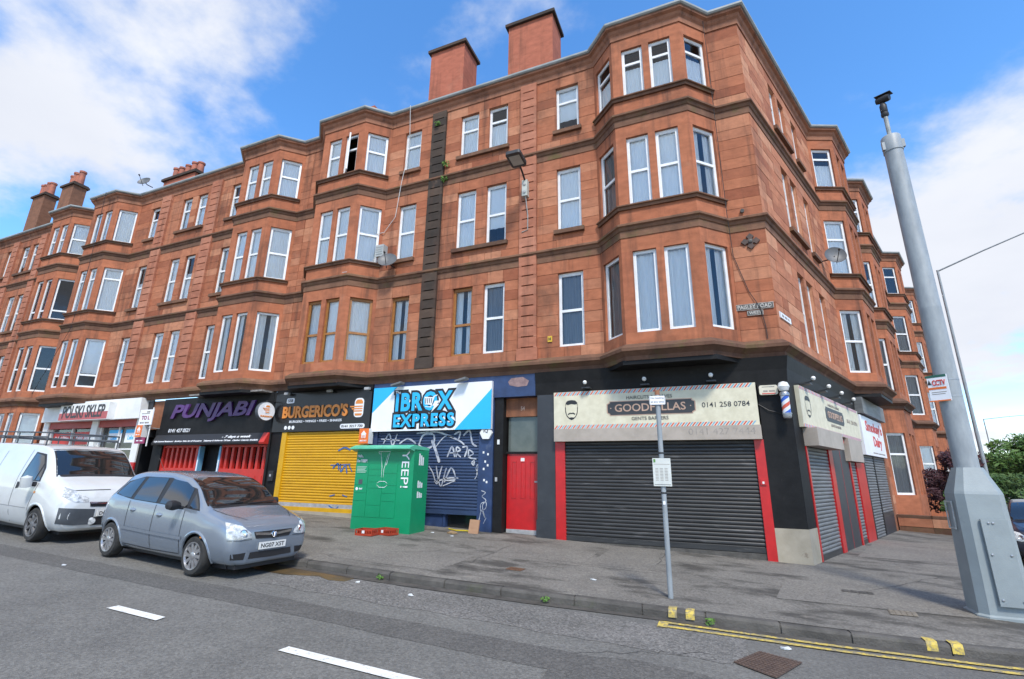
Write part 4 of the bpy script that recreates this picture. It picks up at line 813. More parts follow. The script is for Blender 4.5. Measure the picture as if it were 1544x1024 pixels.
for a, b in ((-30.1, -26.75), (-26.3, -23.65)):
    bx(FM, a, b, 3.45, 3.74, -.25, -.02, 'shutter_box', mat('faded_red_metal', (.40, .06, .05), .5), r); n = 2
    for i in range(n+1): bx(FM, a+(b-a-.07)*i/n, a+.07+(b-a-.07)*i/n, 1.2, 3.45, -.25, -.12, 'mullion', WHP, r)
    bx(FM, a, b, 2.5, 2.56, -.24, -.13, 'glazing_bar', WHP, r); MB().quad(FM(a, -.2, 1.2), FM(b, -.2, 1.2), FM(b, -.2, 3.45), FM(a, -.2, 3.45)).build('pane', GLASS, r, recalc=False); bx(FM, a, b, .4, 1.2, -.3, -.05, 'stall_riser', WHP, r)
for a in (-29.95, -28.3): o = bx(FM, a, a+1.4, 2.75, 3.3, -.19, -.185, 'poster', REDI, r); text('Polski Sklep', FM, a+.15, a+1.25, 2.92, 3.12, -.184, SGW, o, bold=.02, shear=.2)
for a in (-25.75, -24.6): o = bx(FM, a, a+.9, 2.8, 3.3, -.19, -.185, 'poster', SGW, r); bx(FM, a, a+.9, 3.2, 3.34, -.189, -.182, 'poster_band', CYAN, o); text('Lebara', FM, a+.2, a+.8, 2.92, 3.1, -.184, CYAN, o, bold=.02)
for z in (1.3, 1.9, 2.45):
    sf = bx(FM, -30.0, -26.8, z-.03, z, -.9, -.5, 'shelf', WHP, r)
GC = [mat('goods_%s' % n, c, .5) for n, c in (('yellow', (.6, .4, .05)), ('red', (.5, .05, .04)), ('green', (.08, .3, .08)), ('blue', (.05, .12, .4)), ('white', (.7, .7, .68)), ('brown', (.25, .12, .05)))]
for z in (1.3, 1.9):
    u = -29.9
    while u < -27:
        wv = random.uniform(.14, .3); o = bx(FM, u, u+wv-.02, z+.002, z+random.uniform(.2, .42), -.8, -.55, 'packet', random.choice(GC), r); u += wv
# ------------------------------------------------------------------ vehicles
def paint(name, c, c2=None, metal=0., rough=.35):
    m = mat(name, c, rough, c2 or tuple(x*.9 for x in c), 1.2, metal=metal, coat=.7, coord='obj'); return m
CARG = bpy.data.materials.new('car_glass'); CARG.use_nodes = True
_b = CARG.node_tree.nodes['Principled BSDF']; _b.inputs['Base Color'].default_value = (.012, .014, .015, 1); _b.inputs['Roughness'].default_value = .04; _b.inputs['Specular IOR Level'].default_value = .9; _b.inputs['Coat Weight'].default_value = .6; _b.inputs['Coat Roughness'].default_value = .03
TYRE = mat('tyre_rubber', (.018, .018, .018), .85, (.035, .034, .032), 9, coord='obj'); ALLOY = mat('alloy_wheel', (.55, .55, .56), .3, (.42, .42, .43), 6, metal=.8, coord='obj')
BPLAS = mat('black_plastic', (.02, .02, .022), .55); GPLAS = mat('grey_plastic', (.075, .085, .095), .6, (.06, .068, .078), 5); CHROME = mat('chrome', (.75, .75, .76), .12, (.65, .65, .66), 4, metal=1.)
HLAMP = mat('headlamp', (.62, .64, .64), .08, (.30, .32, .33), 14, coat=1., coord='obj', lo=.42, hi=.58); PLATE = mat('number_plate_white', (.78, .78, .74), .4); AMBER = mat('amber_lens', (.6, .2, .02), .3)
def pchip(xs, ys, x):
    n = len(xs); i = max(0, min(n-2, next((k-1 for k in range(1, n) if x <= xs[k]), n-2)))
    h = [xs[k+1]-xs[k] for k in range(n-1)]; dl = [(ys[k+1]-ys[k])/h[k] for k in range(n-1)]
    def sl(k):
        if k == 0: return dl[0]
        if k == n-1: return dl[-1]
        return 0 if dl[k-1]*dl[k] <= 0 else 2*dl[k-1]*dl[k]/(dl[k-1]+dl[k])
    t = (x-xs[i])/h[i]; a, b = sl(i), sl(i+1)
    return ys[i]*(1+2*t)*(1-t)**2 + a*h[i]*t*(1-t)**2 + ys[i+1]*t*t*(3-2*t) + b*h[i]*t*t*(t-1)
def body_mesh(st, nlong=80, per=5):
    xs = [r[0] for r in st]; L = xs[-1]; ss = sorted({*xs, *[L*i/nlong for i in range(nlong+1)], L*.004, L*.01, L*.99, L*.996}); rows = []
    for s in ss:
        zb, ws, wm, zm, wb, zs, wr, zr, zt = [pchip(xs, [r[k] for r in st], s) for k in range(1, 10)]
        P = [(0, zb), (ws*.8, zb), (ws, zb+.06), (wm, zm), (wb, zs), (wr, zr), (wr*.86, zr+(zt-zr)*.6), (wr*.45, zt-(zt-zr)*.12), (0, zt)]
        half = []
        for i in range(len(P)-1):
            p0, p1, p2, p3 = [Vector(P[min(max(k, 0), len(P)-1)]) for k in (i-1, i, i+1, i+2)]
            tn = .35 if i in (3, 4) else .5
            for j in range(per):
                t = j/per; a = (p2-p0)*tn; b = (p3-p1)*tn
                a = a*min(1, (p2-p1).length/max((p2-p0).length*tn, 1e-6)); b = b*min(1, (p2-p1).length/max((p3-p1).length*tn, 1e-6))
                half.append(p1*(1+2*t)*(1-t)**2+a*t*(1-t)**2+p2*t*t*(3-2*t)+b*t*t*(t-1))
        half.append(Vector(P[-1]))
        full = [(-p.x, p.y) for p in half] + [(p.x, p.y) for p in reversed(half[1:-1])]
        rows.append([(-s, y, z) for y, z in full])
    n = len(rows[0]); mb = MB()
    for rw in rows: mb.v += rw
    mb.f = [(i*n+j, i*n+(j+1) % n, (i+1)*n+(j+1) % n, (i+1)*n+j) for i in range(len(rows)-1) for j in range(n)] + [tuple(range(n)), tuple(reversed(range((len(rows)-1)*n, len(rows)*n)))]
    mb.mi = [0]*len(mb.f)
    return mb
class Car:
    def __init__(s, root, st, pm, wheels, R):
        s.root = root; mb = body_mesh(st); s.bvh = BVHTree.FromPolygons([Vector(v) for v in mb.v], mb.f); s.L = st[-1][0]
        me = bpy.data.meshes.new('body'); me.from_pydata(mb.v, [], mb.f); bm = bmesh.new(); bm.from_mesh(me)
        kill = []
        for f in bm.faces:
            c = f.calc_center_median()
            for (ws, wz) in wheels:
                if (c.x+ws)**2+(c.z-wz)**2 < R*R and abs(c.y) > .35: kill.append(f); break
        bmesh.ops.delete(bm, geom=kill, context='FACES')
        for v in bm.verts:
            if v.is_boundary:
                for (ws, wz) in wheels:
                    dx, dz = v.co.x+ws, v.co.z-wz; d = math.hypot(dx, dz)
                    if abs(d-R) < .09 and d > 1e-4: v.co.x = -ws+dx/d*R; v.co.z = wz+dz/d*R
        bmesh.ops.recalc_face_normals(bm, faces=bm.faces[:]); bm.to_mesh(me); bm.free()
        me.materials.append(pm); me.polygons.foreach_set('use_smooth', [True]*len(me.polygons)); me.set_sharp_from_angle(angle=math.radians(42))
        s.body = bpy.data.objects.new('body', me); link(s.body); attach(s.body, root, False); s.pm = pm
        for (ws, wz) in wheels:
            for sd in (-1, 1):
                pts = []
                for k in range(15):
                    a = math.radians(-12+204*k/14); q = s.hit(Vector((-ws+R*1.015*math.cos(a), sd*3, wz+R*1.015*math.sin(a))), Vector((0, -sd, 0)))
                    if q: pts.append(q[0]-Vector((0, sd*.012, 0)))
                if len(pts) > 3: MB().tube(pts, .028, 8).build('arch_lip', pm, s.body, smooth=True, world=False)
    def hit(s, o, d):
        l, n, i, t = s.bvh.ray_cast(o, d.normalized())
        return (l, n) if l is not None else None
    def patch(s, bot, top, d, off, name, m, parent=None, rows=6, sub=4):
        d = Vector(d).normalized(); mb = MB()
        def res(p):
            out = []
            for i in range(len(p)-1):
                for k in range(sub): out.append(Vector(p[i]).lerp(Vector(p[i+1]), k/sub))
            return out+[Vector(p[-1])]
        b, t = res(bot), res(top); grid = []
        for r in range(rows+1):
            row = []
            for i in range(len(b)):
                p = b[i].lerp(t[i], r/rows); h = s.hit(p-d*9, d)
                if h is None: row.append(None); continue
                n = h[1] if h[1].dot(d) < 0 else -h[1]
                mb.v.append(tuple(h[0]+n*off)); row.append(len(mb.v)-1)
            grid.append(row)
        for r in range(rows):
            for i in range(len(b)-1):
                q = (grid[r][i], grid[r][i+1], grid[r+1][i+1], grid[r+1][i])
                if None not in q: mb.f.append(q); mb.mi.append(0)
        o = mb.build(name, m, parent or s.root, smooth=True, world=False)
        for po in o.data.polygons:
            if po.normal.dot(d) > 0: o.data.flip_normals()
            break
        return o
    def side(s, sd, bot, top, off, name, m, parent=None, rows=6, sub=4):     # (s, z) lists
        return s.patch([(-a, 0, b) for a, b in bot], [(-a, 0, b) for a, b in top], (0, -sd, 0), off, name, m, parent, rows, sub)
    def front(s, bot, top, off, name, m, parent=None, rows=6, sub=4, d=(-1, 0, 0)):  # (y, z)
        return s.patch([(0, a, b) for a, b in bot], [(0, a, b) for a, b in top], d, off, name, m, parent, rows, sub)
def wheel(root, x, y, z, r, w_, sd, spokes=10, rimm=None):
    c = (x, y, z); ax = (0, sd, 0); k = r/.31
    o = MB().lathe([(r*.66, -w_/2), (r*.9, -w_/2), (r*.985, -w_*.36), (r, -w_*.15), (r, w_*.15), (r*.985, w_*.36), (r*.9, w_/2), (r*.72, w_/2+.004), (r*.66, w_/2-.005)], c, ax, 32, cap=False).build('wheel', TYRE, root, smooth=True, world=False)
    R_ = MB().lathe([(r*.69, w_/2+.004), (r*.66, w_/2+.006), (r*.63, w_/2-.01), (r*.61, w_/2-.06), (.001, w_/2-.08)], c, ax, 32, cap=False).build('rim', BPLAS, o, smooth=True, world=False)
    mb = MB(); mb.lathe([(r*.695, w_/2), (r*.69, w_/2+.01), (r*.645, w_/2+.008), (r*.62, w_/2-.02), (r*.64, w_/2-.03)], c, ax, 32, cap=False)
    for i in range(spokes):
        a = 2*math.pi*i/spokes; t = Vector((math.cos(a), 0, math.sin(a))); n_ = Vector((-math.sin(a), 0, math.cos(a))); Y = Vector((0, sd, 0)); C_ = Vector(c)
        vs = []
        for rr, hw, yy in ((r*.14, .020*k, w_/2-.005), (r*.63, .028*k, w_/2-.006)):
            for e in (-1, 1): vs += [C_+t*rr+n_*hw*e+Y*yy, C_+t*rr+n_*hw*e*1.2+Y*(yy-.03)]
        mb.add(vs, [(0, 2, 6, 4), (0, 4, 5, 1), (2, 3, 7, 6), (1, 5, 7, 3)])
    mb.lathe([(r*.2, w_/2-.03), (r*.19, w_/2), (r*.12, w_/2+.006), (.001, w_/2+.008)], c, ax, 16); mb.build('spokes', rimm or ALLOY, o, smooth=True, world=False)
    return o
MV = [(0.00, .26, .52, .62, .45, .60, .60, .50, .70, .72), (.035, .22, .62, .715, .46, .69, .69, .56, .78, .80), (.15, .20, .70, .79, .5, .76, .79, .61, .87, .895), (.46, .20, .74, .83, .55, .805, .88, .66, .955, .98), (.76, .20, .76, .845, .6, .81, .95, .70, 1.03, 1.06),
      (.97, .20, .77, .845, .6, .81, .99, .705, 1.13, 1.17), (1.3, .20, .77, .845, .6, .81, 1.01, .67, 1.35, 1.405), (1.70, .20, .77, .845, .6, .81, 1.02, .64, 1.495, 1.555), (2.3, .20, .77, .845, .6, .81, 1.03, .63, 1.55, 1.61), (3.0, .20, .77, .845, .6, .81, 1.05, .62, 1.535, 1.595),
      (3.5, .21, .75, .84, .6, .80, 1.06, .60, 1.46, 1.525), (3.76, .23, .72, .82, .62, .78, 1.06, .57, 1.33, 1.40), (3.92, .26, .68, .79, .62, .74, 1.02, .54, 1.15, 1.2), (4.00, .30, .62, .74, .62, .68, .92, .50, 1.0, 1.02), (4.04, .38, .52, .64, .62, .58, .80, .42, .86, .88)]
def minicar(name, loc, rz, pm, label, cat, plate_no='NG07 XST', full=True, scale=.965, roll=(0, 0)):
    root = thing(name, loc, label, cat, rz=rz); root.scale = (scale,)*3; root.rotation_euler = (roll[0], roll[1], rz)
    W = [(.83, .31), (3.46, .31)]; c = Car(root, MV, pm, W, .365); I = lambda u, d, z: (-u, d, z)
    for sd in (-1, 1):
        for ws, wz in W: wheel(root, -ws, sd*.735, wz, .31, .19, sd)
        c.side(sd, [(.90, 1.0), (1.2, 1.02), (2.14, 1.04), (3.0, 1.06), (3.66, 1.12)], [(1.14, 1.22), (1.28, 1.34), (2.12, 1.49), (2.98, 1.475), (3.5, 1.36)], .003, 'window_surround', BPLAS)
        for bot, top in (([(.95, 1.025), (1.20, 1.035)], [(1.12, 1.18), (1.22, 1.26)]), ([(1.28, 1.04), (1.7, 1.045), (2.08, 1.05)], [(1.34, 1.335), (1.62, 1.435), (2.04, 1.47)]), ([(2.2, 1.055), (2.6, 1.06), (2.94, 1.07)], [(2.2, 1.475), (2.6, 1.475), (2.86, 1.46)]), ([(3.05, 1.085), (3.35, 1.095), (3.6, 1.14)], [(2.97, 1.45), (3.2, 1.42), (3.44, 1.34)])): c.side(sd, bot, top, .007, 'side_window', CARG)
        c.side(sd, [(1.2, .525), (2.15, .53), (3.05, .545)], [(1.2, .575), (2.15, .58), (3.05, .595)], .016, 'side_moulding', pm)
        for s0, s1 in (((1.25, .30), (1.28, .99)), ((2.13, .27), (2.16, 1.02)), ((2.98, .55), (3.02, 1.04))): c.side(sd, [s0, (s0[0]+.012, s0[1])], [s1, (s1[0]+.012, s1[1])], .004, 'door_gap', BPLAS, rows=8, sub=1)
        c.side(sd, [(1.28, .285), (2.15, .265), (3.0, .285)], [(1.28, .297), (2.15, .277), (3.0, .297)], .004, 'door_gap', BPLAS, rows=1)
        for s0, z0 in ((1.98, .86), (2.84, .885)):
            q = c.hit(Vector((-s0, sd*3, z0)), Vector((0, -sd, 0)))[0]; MB().lathe([(.001, -.075), (.03, -.05), (.038, 0), (.03, .05), (.001, .075)], q, (1, 0, 0), 10).build('door_handle', pm, root, smooth=True, world=False)
        mr = MB().lathe([(.001, -.13), (.06, -.11), (.085, 0), (.07, .09), (.001, .115)], (-1.38, sd*.98, 1.07), (.25, sd*1., .1), 12).build('wing_mirror', BPLAS, root, smooth=True, world=False); MB().tube([(-1.38, sd*.78, 1.02), (-1.38, sd*.92, 1.04)], .03, 6).build('mirror_arm', BPLAS, mr, world=False)
        c.front([(sd*.41, .635), (sd*.58, .615), (sd*.83, .63)], [(sd*.43, .70), (sd*.60, .815), (sd*.86, .875)], .006, 'headlight', HLAMP, d=(-1, -sd*.45, 0))
        c.side(sd, [(.62, .60), (.70, .60)], [(.63, .63), (.69, .63)], .006, 'indicator', AMBER, rows=2)
        c.front([(sd*.50, .30), (sd*.70, .31)], [(sd*.48, .405), (sd*.72, .40)], .004, 'fog_lamp_recess', BPLAS, d=(-1, -sd*.2, 0))
    c.front([(-.70, 1.075), (-.3, 1.09), (.3, 1.09), (.70, 1.075)], [(-.60, 1.50), (-.3, 1.525), (.3, 1.525), (.60, 1.50)], .005, 'windscreen', CARG, rows=10)
    c.front([(-.66, 1.045), (0, 1.065), (.66, 1.045)], [(-.66, 1.085), (0, 1.10), (.66, 1.085)], .003, 'scuttle', BPLAS, rows=2, sub=8)
    g = c.front([(-.33, .605), (0, .59), (.33, .605)], [(-.38, .715), (0, .715), (.38, .715)], .006, 'grille', BPLAS); c.front([(-.35, .665), (0, .635), (.35, .665)], [(-.37, .71), (0, .672), (.37, .71)], .016, 'chrome_bar', CHROME, g, rows=2)
    q = c.hit(Vector((1, 0, .655)), Vector((-1, 0, 0)))[0]; e = MB(); e.lathe([(.05, 0), (.052, .012), (.042, .014), (.040, .004)], (q.x+.02, 0, .655), (1, 0, .2), 20); e.tube([(q.x+.032, -.035, .685), (q.x+.034, 0, .62), (q.x+.032, .035, .685)], .009, 6); e.build('emblem', CHROME, root, smooth=True, world=False)
    c.front([(-.42, .30), (0, .29), (.42, .30)], [(-.40, .40), (0, .395), (.40, .40)], .005, 'lower_intake', BPLAS)
    q = c.hit(Vector((1, .2, .48)), Vector((-1, 0, 0)))[0]; FP = lambda u, d, z: (q.x+.012+d, u, z)
    np_ = MB().box(FP, -.26, .26, .43, .54, 0, .02).build('number_plate', PLATE, root, world=False)
    if plate_no: text(plate_no, FP, -.23, .23, .45, .52, .0205, INK, np_, 'plate_lettering', bold=.02, ext=.001).matrix_parent_inverse.identity()
    for y0, y1 in ((-.6, -.05), (.0, .58)): MB().tube([(-.80, y0, 1.10), (-.86, y1, 1.125)], .011, 5).build('wiper', BPLAS, root, world=False)
    c.patch([(0, -.5, 1.12), (0, .5, 1.12)], [(0, -.45, 1.42), (0, .45, 1.42)], (1, 0, 0), .006, 'rear_window', CARG)
    for sd in (-1, 1): c.patch([(-4.1, sd*.5, .75), (-4.1, sd*.72, .75)], [(-4.1, sd*.5, 1.02), (-4.1, sd*.72, 1.02)], (1, -sd*.4, 0), .006, 'tail_light', REDI)
    for sd in (-1, 1):
        c.patch([(-.16, sd*.42, 0), (-.45, sd*.60, 0), (-.74, sd*.67, 0)], [(-.16, sd*.432, 0), (-.45, sd*.612, 0), (-.74, sd*.682, 0)], (0, 0, -1), .004, 'bonnet_gap', BPLAS, rows=1, sub=6)
        c.front([(sd*.40, .60), (sd*.6, .592), (sd*.82, .60)], [(sd*.40, .607), (sd*.6, .599), (sd*.82, .607)], .004, 'bumper_gap', BPLAS, d=(-1, -sd*.45, 0), rows=1)
        q = c.hit(Vector((1, sd*.92, .71)), Vector((-1, -sd*.35, 0)))
        if q: MB().lathe([(.06, 0), (.055, .012), (.045, .002), (.001, .006)], q[0]+Vector((.004, 0, 0)), (1, sd*.35, .15), 16).build('lamp_reflector', CHROME, root, smooth=True, world=False)
    c.front([(-.46, .425), (0, .415), (.46, .425)], [(-.46, .432), (0, .422), (.46, .432)], .006, 'bumper_crease', pm, rows=1)
    MB().box(I, .25, 3.9, .14, .75, -.6, .6).build('underbody', BPLAS, root, world=False)
    MB().box(I, .07, .3, .15, .215, -.58, .58).build('splitter', BPLAS, root, world=False)
    MB().tube([(-3.0, -.35, 1.60), (-3.25, -.35, 1.82)], .004, 5).build('aerial', BPLAS, root, world=False)
    return root, c
GZR = lambda x, y: gz(x, y)-.12
hd = math.atan2(-.16, 2.53); fx, fy = -9.45, -6.87+.80
SILV = paint('silver_blue_paint', (.225, .265, .315), (.25, .29, .34), .4, .2)
tilt = (0, math.atan(.0317))
ux, uy = math.cos(hd), math.sin(hd); org = (fx+.83*.965*ux, fy+.83*.965*uy)
minicar('parked_car', (org[0], org[1], GZR(*org)+.003), hd, SILV, 'silver blue small people carrier with black window surrounds parked at the kerb', 'car', roll=tilt)
DKB = paint('dark_blue_paint', (.012, .016, .03), None, .2, .3)
# car in the side street, seen past the grey cabinet
dq = FS(5.6, 3.74, 0); minicar('parked_car', (dq[0], dq[1], GZR(dq[0], dq[1])-.0), SA+math.pi, DKB, 'dark blue car parked in the side street behind the grey camera cabinet', 'car', '')
# ------------------------------------------------------------------ white van
VN = [(0, .30, .62, .74, .5, .70, .64, .56, .76, .78), (.06, .25, .74, .85, .5, .81, .75, .65, .88, .90), (.22, .22, .81, .915, .55, .87, .92, .71, 1.03, 1.05), (.52, .22, .83, .94, .6, .90, 1.06, .74, 1.16, 1.19), (.80, .22, .84, .95, .65, .915, 1.13, .76, 1.27, 1.30),
      (1.0, .22, .84, .95, .65, .92, 1.15, .75, 1.47, 1.51), (1.2, .22, .84, .95, .65, .92, 1.16, .735, 1.66, 1.71), (1.45, .22, .84, .95, .65, .92, 1.18, .73, 1.82, 1.87), (1.8, .22, .84, .95, .65, .92, 1.2, .735, 1.88, 1.93), (3.0, .24, .84, .95, .65, .92, 1.22, .745, 1.90, 1.955), (4.4, .26, .84, .95, .65, .915, 1.22, .74, 1.89, 1.94), (4.7, .28, .80, .92, .65, .88, 1.22, .70, 1.84, 1.88), (4.78, .34, .7, .85, .65, .82, 1.2, .62, 1.72, 1.76)]
VW = paint('white_van_paint', (.60, .62, .62), (.53, .55, .54), 0, .3); over(VW, (.36, .35, .32), 2.6, .58, .8, .45)
vh = math.radians(-2); vx, vy = -14.65, -6.67+.92; vo = (vx+.85*math.cos(vh), vy+.85*math.sin(vh))
van = thing('parked_van', (vo[0], vo[1], GZR(*vo)+.003), 'white panel van with roof rack and grey lower bumper parked by the kerb', 'van', rz=vh); van.rotation_euler = (0, tilt[1], vh)
W = [(.85, .33), (3.95, .33)]; c = Car(van, VN, VW, W, .40); I = lambda u, d, z: (-u, d, z)
for sd in (-1, 1):
    for ws, wz in W: wheel(van, -ws, sd*.83, wz, .33, .21, sd, 7, mat('steel_wheel', (.25, .25, .26), .5, (.12, .12, .12), 8, metal=.5))
    c.side(sd, [(1.02, 1.16), (1.4, 1.16), (1.88, 1.17)], [(1.16, 1.44), (1.42, 1.72), (1.84, 1.76)], .004, 'window_surround', BPLAS)
    for bot, top in (([(1.07, 1.18), (1.22, 1.18)], [(1.19, 1.42), (1.24, 1.47)]), ([(1.27, 1.18), (1.55, 1.18), (1.83, 1.19)], [(1.29, 1.52), (1.45, 1.68), (1.80, 1.73)])): c.side(sd, bot, top, .008, 'side_window', CARG)
    for s0, s1 in (((1.2, .55), (1.02, 1.14)), ((1.98, .3), (2.0, 1.8)), ((3.1, .3), (3.1, 1.75))): c.side(sd, [s0, (s0[0]+.014, s0[1])], [s1, (s1[0]+.014, s1[1])], .004, 'door_gap', BPLAS, rows=8, sub=1)
    c.side(sd, [(1.25, .62), (3.1, .62)], [(1.25, .632), (3.1, .632)], .004, 'body_crease', mat('seam_grey', (.3, .3, .3), .5), rows=1, sub=12)
    c.side(sd, [(1.80, 1.0), (1.92, .98)], [(1.81, 1.12), (1.92, 1.12)], .008, 'door_handle', BPLAS, rows=3)
    mr = MB().lathe([(.001, -.13), (.09, -.11), (.10, 0), (.09, .09), (.001, .13)], (-1.13, sd*1.10, 1.16), (.1, sd*.15, 1.), 12).build('wing_mirror', VW, van, smooth=True, world=False); MB().tube([(-1.15, sd*.88, 1.10), (-1.13, sd*1.08, 1.12)], .05, 6).build('mirror_arm', BPLAS, mr, world=False)
    c.front([(sd*.44, .80), (sd*.66, .80), (sd*.93, .92)], [(sd*.46, .88), (sd*.68, 1.02), (sd*.94, 1.12)], .007, 'headlight', HLAMP, d=(-1, -sd*.5, -.1))
    c.front([(sd*.3, .36), (sd*.62, .36), (sd*.92, .40)], [(sd*.3, .66), (sd*.62, .68), (sd*.92, .70)], .007, 'lower_bumper', GPLAS, d=(-1, -sd*.4, 0))
    q = c.hit(Vector((2, sd*.72, .42)), Vector((-1, -sd*.2, 0)))[0]; MB().lathe([(.075, 0), (.07, .02), (.055, .025), (.001, .02)], q, (1, sd*.4, 0), 16).build('fog_lamp', HLAMP, van, smooth=True, world=False)
    c.side(sd, [(1.03, .93), (1.10, .93)], [(1.03, .97), (1.10, .97)], .006, 'indicator', AMBER, rows=2)
c.front([(-.76, 1.265), (-.3, 1.28), (.3, 1.28), (.76, 1.265)], [(-.685, 1.83), (-.3, 1.855), (.3, 1.855), (.685, 1.83)], .003, 'windscreen_surround', BPLAS, rows=10)
c.front([(-.74, 1.30), (-.3, 1.315), (.3, 1.315), (.74, 1.30)], [(-.66, 1.80), (-.3, 1.83), (.3, 1.83), (.66, 1.80)], .005, 'windscreen', CARG, rows=10)
g = c.front([(-.40, .71), (0, .70), (.40, .71)], [(-.42, .80), (0, .79), (.42, .80)], .007, 'grille', BPLAS); c.front([(-.40, .76), (0, .745), (.40, .76)], [(-.42, .80), (0, .775), (.42, .80)], .016, 'chrome_bar', CHROME, g, rows=2)
q = c.hit(Vector((1, 0, .755)), Vector((-1, 0, 0)))[0]; e = MB(); e.lathe([(.065, 0), (.067, .012), (.055, .014), (.052, .004)], (q.x+.02, 0, .76), (1, 0, .3), 20); e.tube([(q.x+.034, -.045, .80), (q.x+.038, 0, .715), (q.x+.034, .045, .80)], .011, 6); e.build('emblem', CHROME, van, smooth=True, world=False)
c.front([(-.32, .34), (.32, .34)], [(-.32, .50), (.32, .50)], .012, 'lower_intake', BPLAS); c.front([(-.7, 1.16), (.0, 1.17)], [(-.7, 1.19), (.0, 1.20)], .004, 'bonnet_vent', BPLAS, d=(-1, 0, -.8))
q = c.hit(Vector((1, .2, .56)), Vector((-1, 0, 0)))[0]; FP = lambda u, d, z: (q.x+.015+d, u, z)
np_ = MB().box(FP, -.26, .26, .52, .63, 0, .02).build('number_plate', PLATE, van, world=False); text('DG06', FP, -.22, .0, .54, .61, .0205, INK, np_, 'plate_lettering', bold=.02, ext=.001); np_.children[0].matrix_parent_inverse.identity()
MB().box(I, .3, 4.6, .16, .9, -.68, .68).build('underbody', BPLAS, van, world=False)
rk = MB()
for y in (-.70, .70): rk.tube([(-1.75, y, 2.09), (-4.6, y, 2.09)], .018, 6); rk.tube([(-1.75, y, 2.19), (-4.6, y, 2.19)], .016, 6)
for x in (-1.75, -2.4, -3.1, -3.8, -4.6): rk.tube([(x, -.70, 2.06), (x, .70, 2.06)], .018, 6)
for x in (-1.75, -2.4, -3.1, -3.8, -4.6):
    for y in (-.70, .70): rk.tube([(x, y, 1.86), (x, y, 2.20)], .015, 6)
rk.tube([(-1.75, -.70, 2.19), (-1.72, 0, 2.19), (-1.75, .70, 2.19)], .018, 6); rk.build('roof_rack', GPLAS, van, world=False)
# ------------------------------------------------------------------ things fixed to the buildings
def dish(F, u, z, label, r=.33, aim=(.35, .55)):
    root = thing('satellite_dish', F(u, .05, z), label, 'satellite dish'); c = Vector(F(u, .42, z+.05)); ax = (Vector(F(aim[0], 1, aim[1]))-Vector(F(0, 0, 0))).normalized()
    MB().lathe([(.001, -.07), (r*.5, -.05), (r*.85, -.01), (r, .03), (r*.98, .035), (r*.83, .0), (r*.48, -.04), (.001, -.06)], c, ax, 28).build('reflector', mat('dish_grey', (.12, .125, .13), .5, (.085, .09, .095), 5), root, smooth=True)
    low = c+Vector((0, 0, -r*.9)); tip = c+ax*.38+Vector((0, 0, -.05))
    a = MB(); a.tube([low, tip], .012, 6); a.build('arm', BPLAS, root); MB().lathe([(.001, -.05), (.03, -.04), (.035, .03), (.001, .04)], tip, -ax, 10).build('receiver', BPLAS, root, smooth=True)
    MB().tube([F(u, 0, z-.05), F(u, .25, z-.05), c-ax*.06], .022, 8).build('bracket', BPLAS, root)
dish(FM, -11.36, 8.62, 'grey satellite dish on the sandstone wall below the cable, beside the sooty pilaster')
dish(FS, 6.0, 9.0, 'grey satellite dish on the side street wall above the barber sign', aim=(-1.7, .5))
dish(FM, -26.6, 15.4, 'grey satellite dish up at the roof gutter beside the five-pot chimney', .3)
r = bx(FM, -12.05, -11.72, 8.98, 9.42, .0, .24, 'wall_vent_box', mat('vent_grey', (.42, .44, .43), .5), None); tag(r, 'small grey vent box fixed to the wall above the satellite dish', 'vent box')
for i in range(4): bx(FM, -12.02, -11.75, 9.05+.09*i, 9.08+.09*i, .24, .25, 'slat', GUT, r)
def cable(F, pts, label, m, rad=.011, nm='wall_cable', d=.03):
    o = MB().tube([F(u, (q[0] if q else d), z) for u, z, *q in pts], rad, 5).build(nm, m); tag(o, label, 'cable')
cable(FM, [(-11.0, 14.9, .35), (-11.05, 13.2, .12), (-11.25, 11.8, .16), (-11.45, 10.5, .08), (-11.9, 10.0, .05), (-12.3, 9.95, .1)], 'white cable hanging down the wall past the narrow windows', CABW)
cable(FM, [(-12.2, 9.0, .1), (-12.3, 8.6, .15), (-12.9, 8.3, .8)], 'short white cable drooping over the bay sill from the vent box', CABW)
cable(FM, [(-.88, 14.8, .2), (-.85, 13, .03), (-.86, 11.8, .16), (-.84, 10, .03), (-.84, 8.3, .16), (-.8, 7.2, .03), (-.55, 6.2, .03), (-.35, 5.75, .05), (-.28, 5.3, .03), (-.27, 4.95, .03)], 'black cable running down the wall past the street name plate', PVC, .009)
cable(FM, [(-.65, 3.4, .03), (-.45, 3.25, .06), (-.3, 3.2, .06), (-.15, 3.12, .25)], 'thin black cable sagging under the alarm box to the barber pole', PVC, .008)
cable(FM, [(-30.2, 4.95, .9), (-28.7, 8, .8), (-28.6, 11, .8), (-28.4, 14.9, 1.0)], 'thin dark cable hanging over the bay window above the grocery', PVC, .010)
r = thing('street_lamp', FM(-6.46, 0, 10.1), 'dark wall-mounted street lamp on a grey control box on the pilaster', 'street lamp')
bx(FM, -6.55, -6.37, 10.12, 10.68, .09, .25, 'control_box', mat('pale_grey_box', (.48, .50, .45), .5, (.36, .38, .34), 6), r)
MB().tube([FM(-6.46, .2, 10.66), FM(-6.45, .45, 10.80), FM(-6.43, .75, 10.88)], .03, 8).build('arm', BPLAS, r)
h = MB(); h.prism(lambda u, d, z: FM(-6.43+u, .72+z, 10.88+d+.10*z), rrect(-.24, .24, 0, .62, .08), -.05, .05); hh = h.build('lamp_head', mat('lamp_dark', (.05, .05, .052), .5), r); MB().box(lambda u, d, z: FM(-6.43+u, .72+z, 10.88+d+.10*z), -.17, .17, .1, .5, -.058, -.05).build('lens', mat('lamp_lens', (.4, .42, .38), .3), hh)
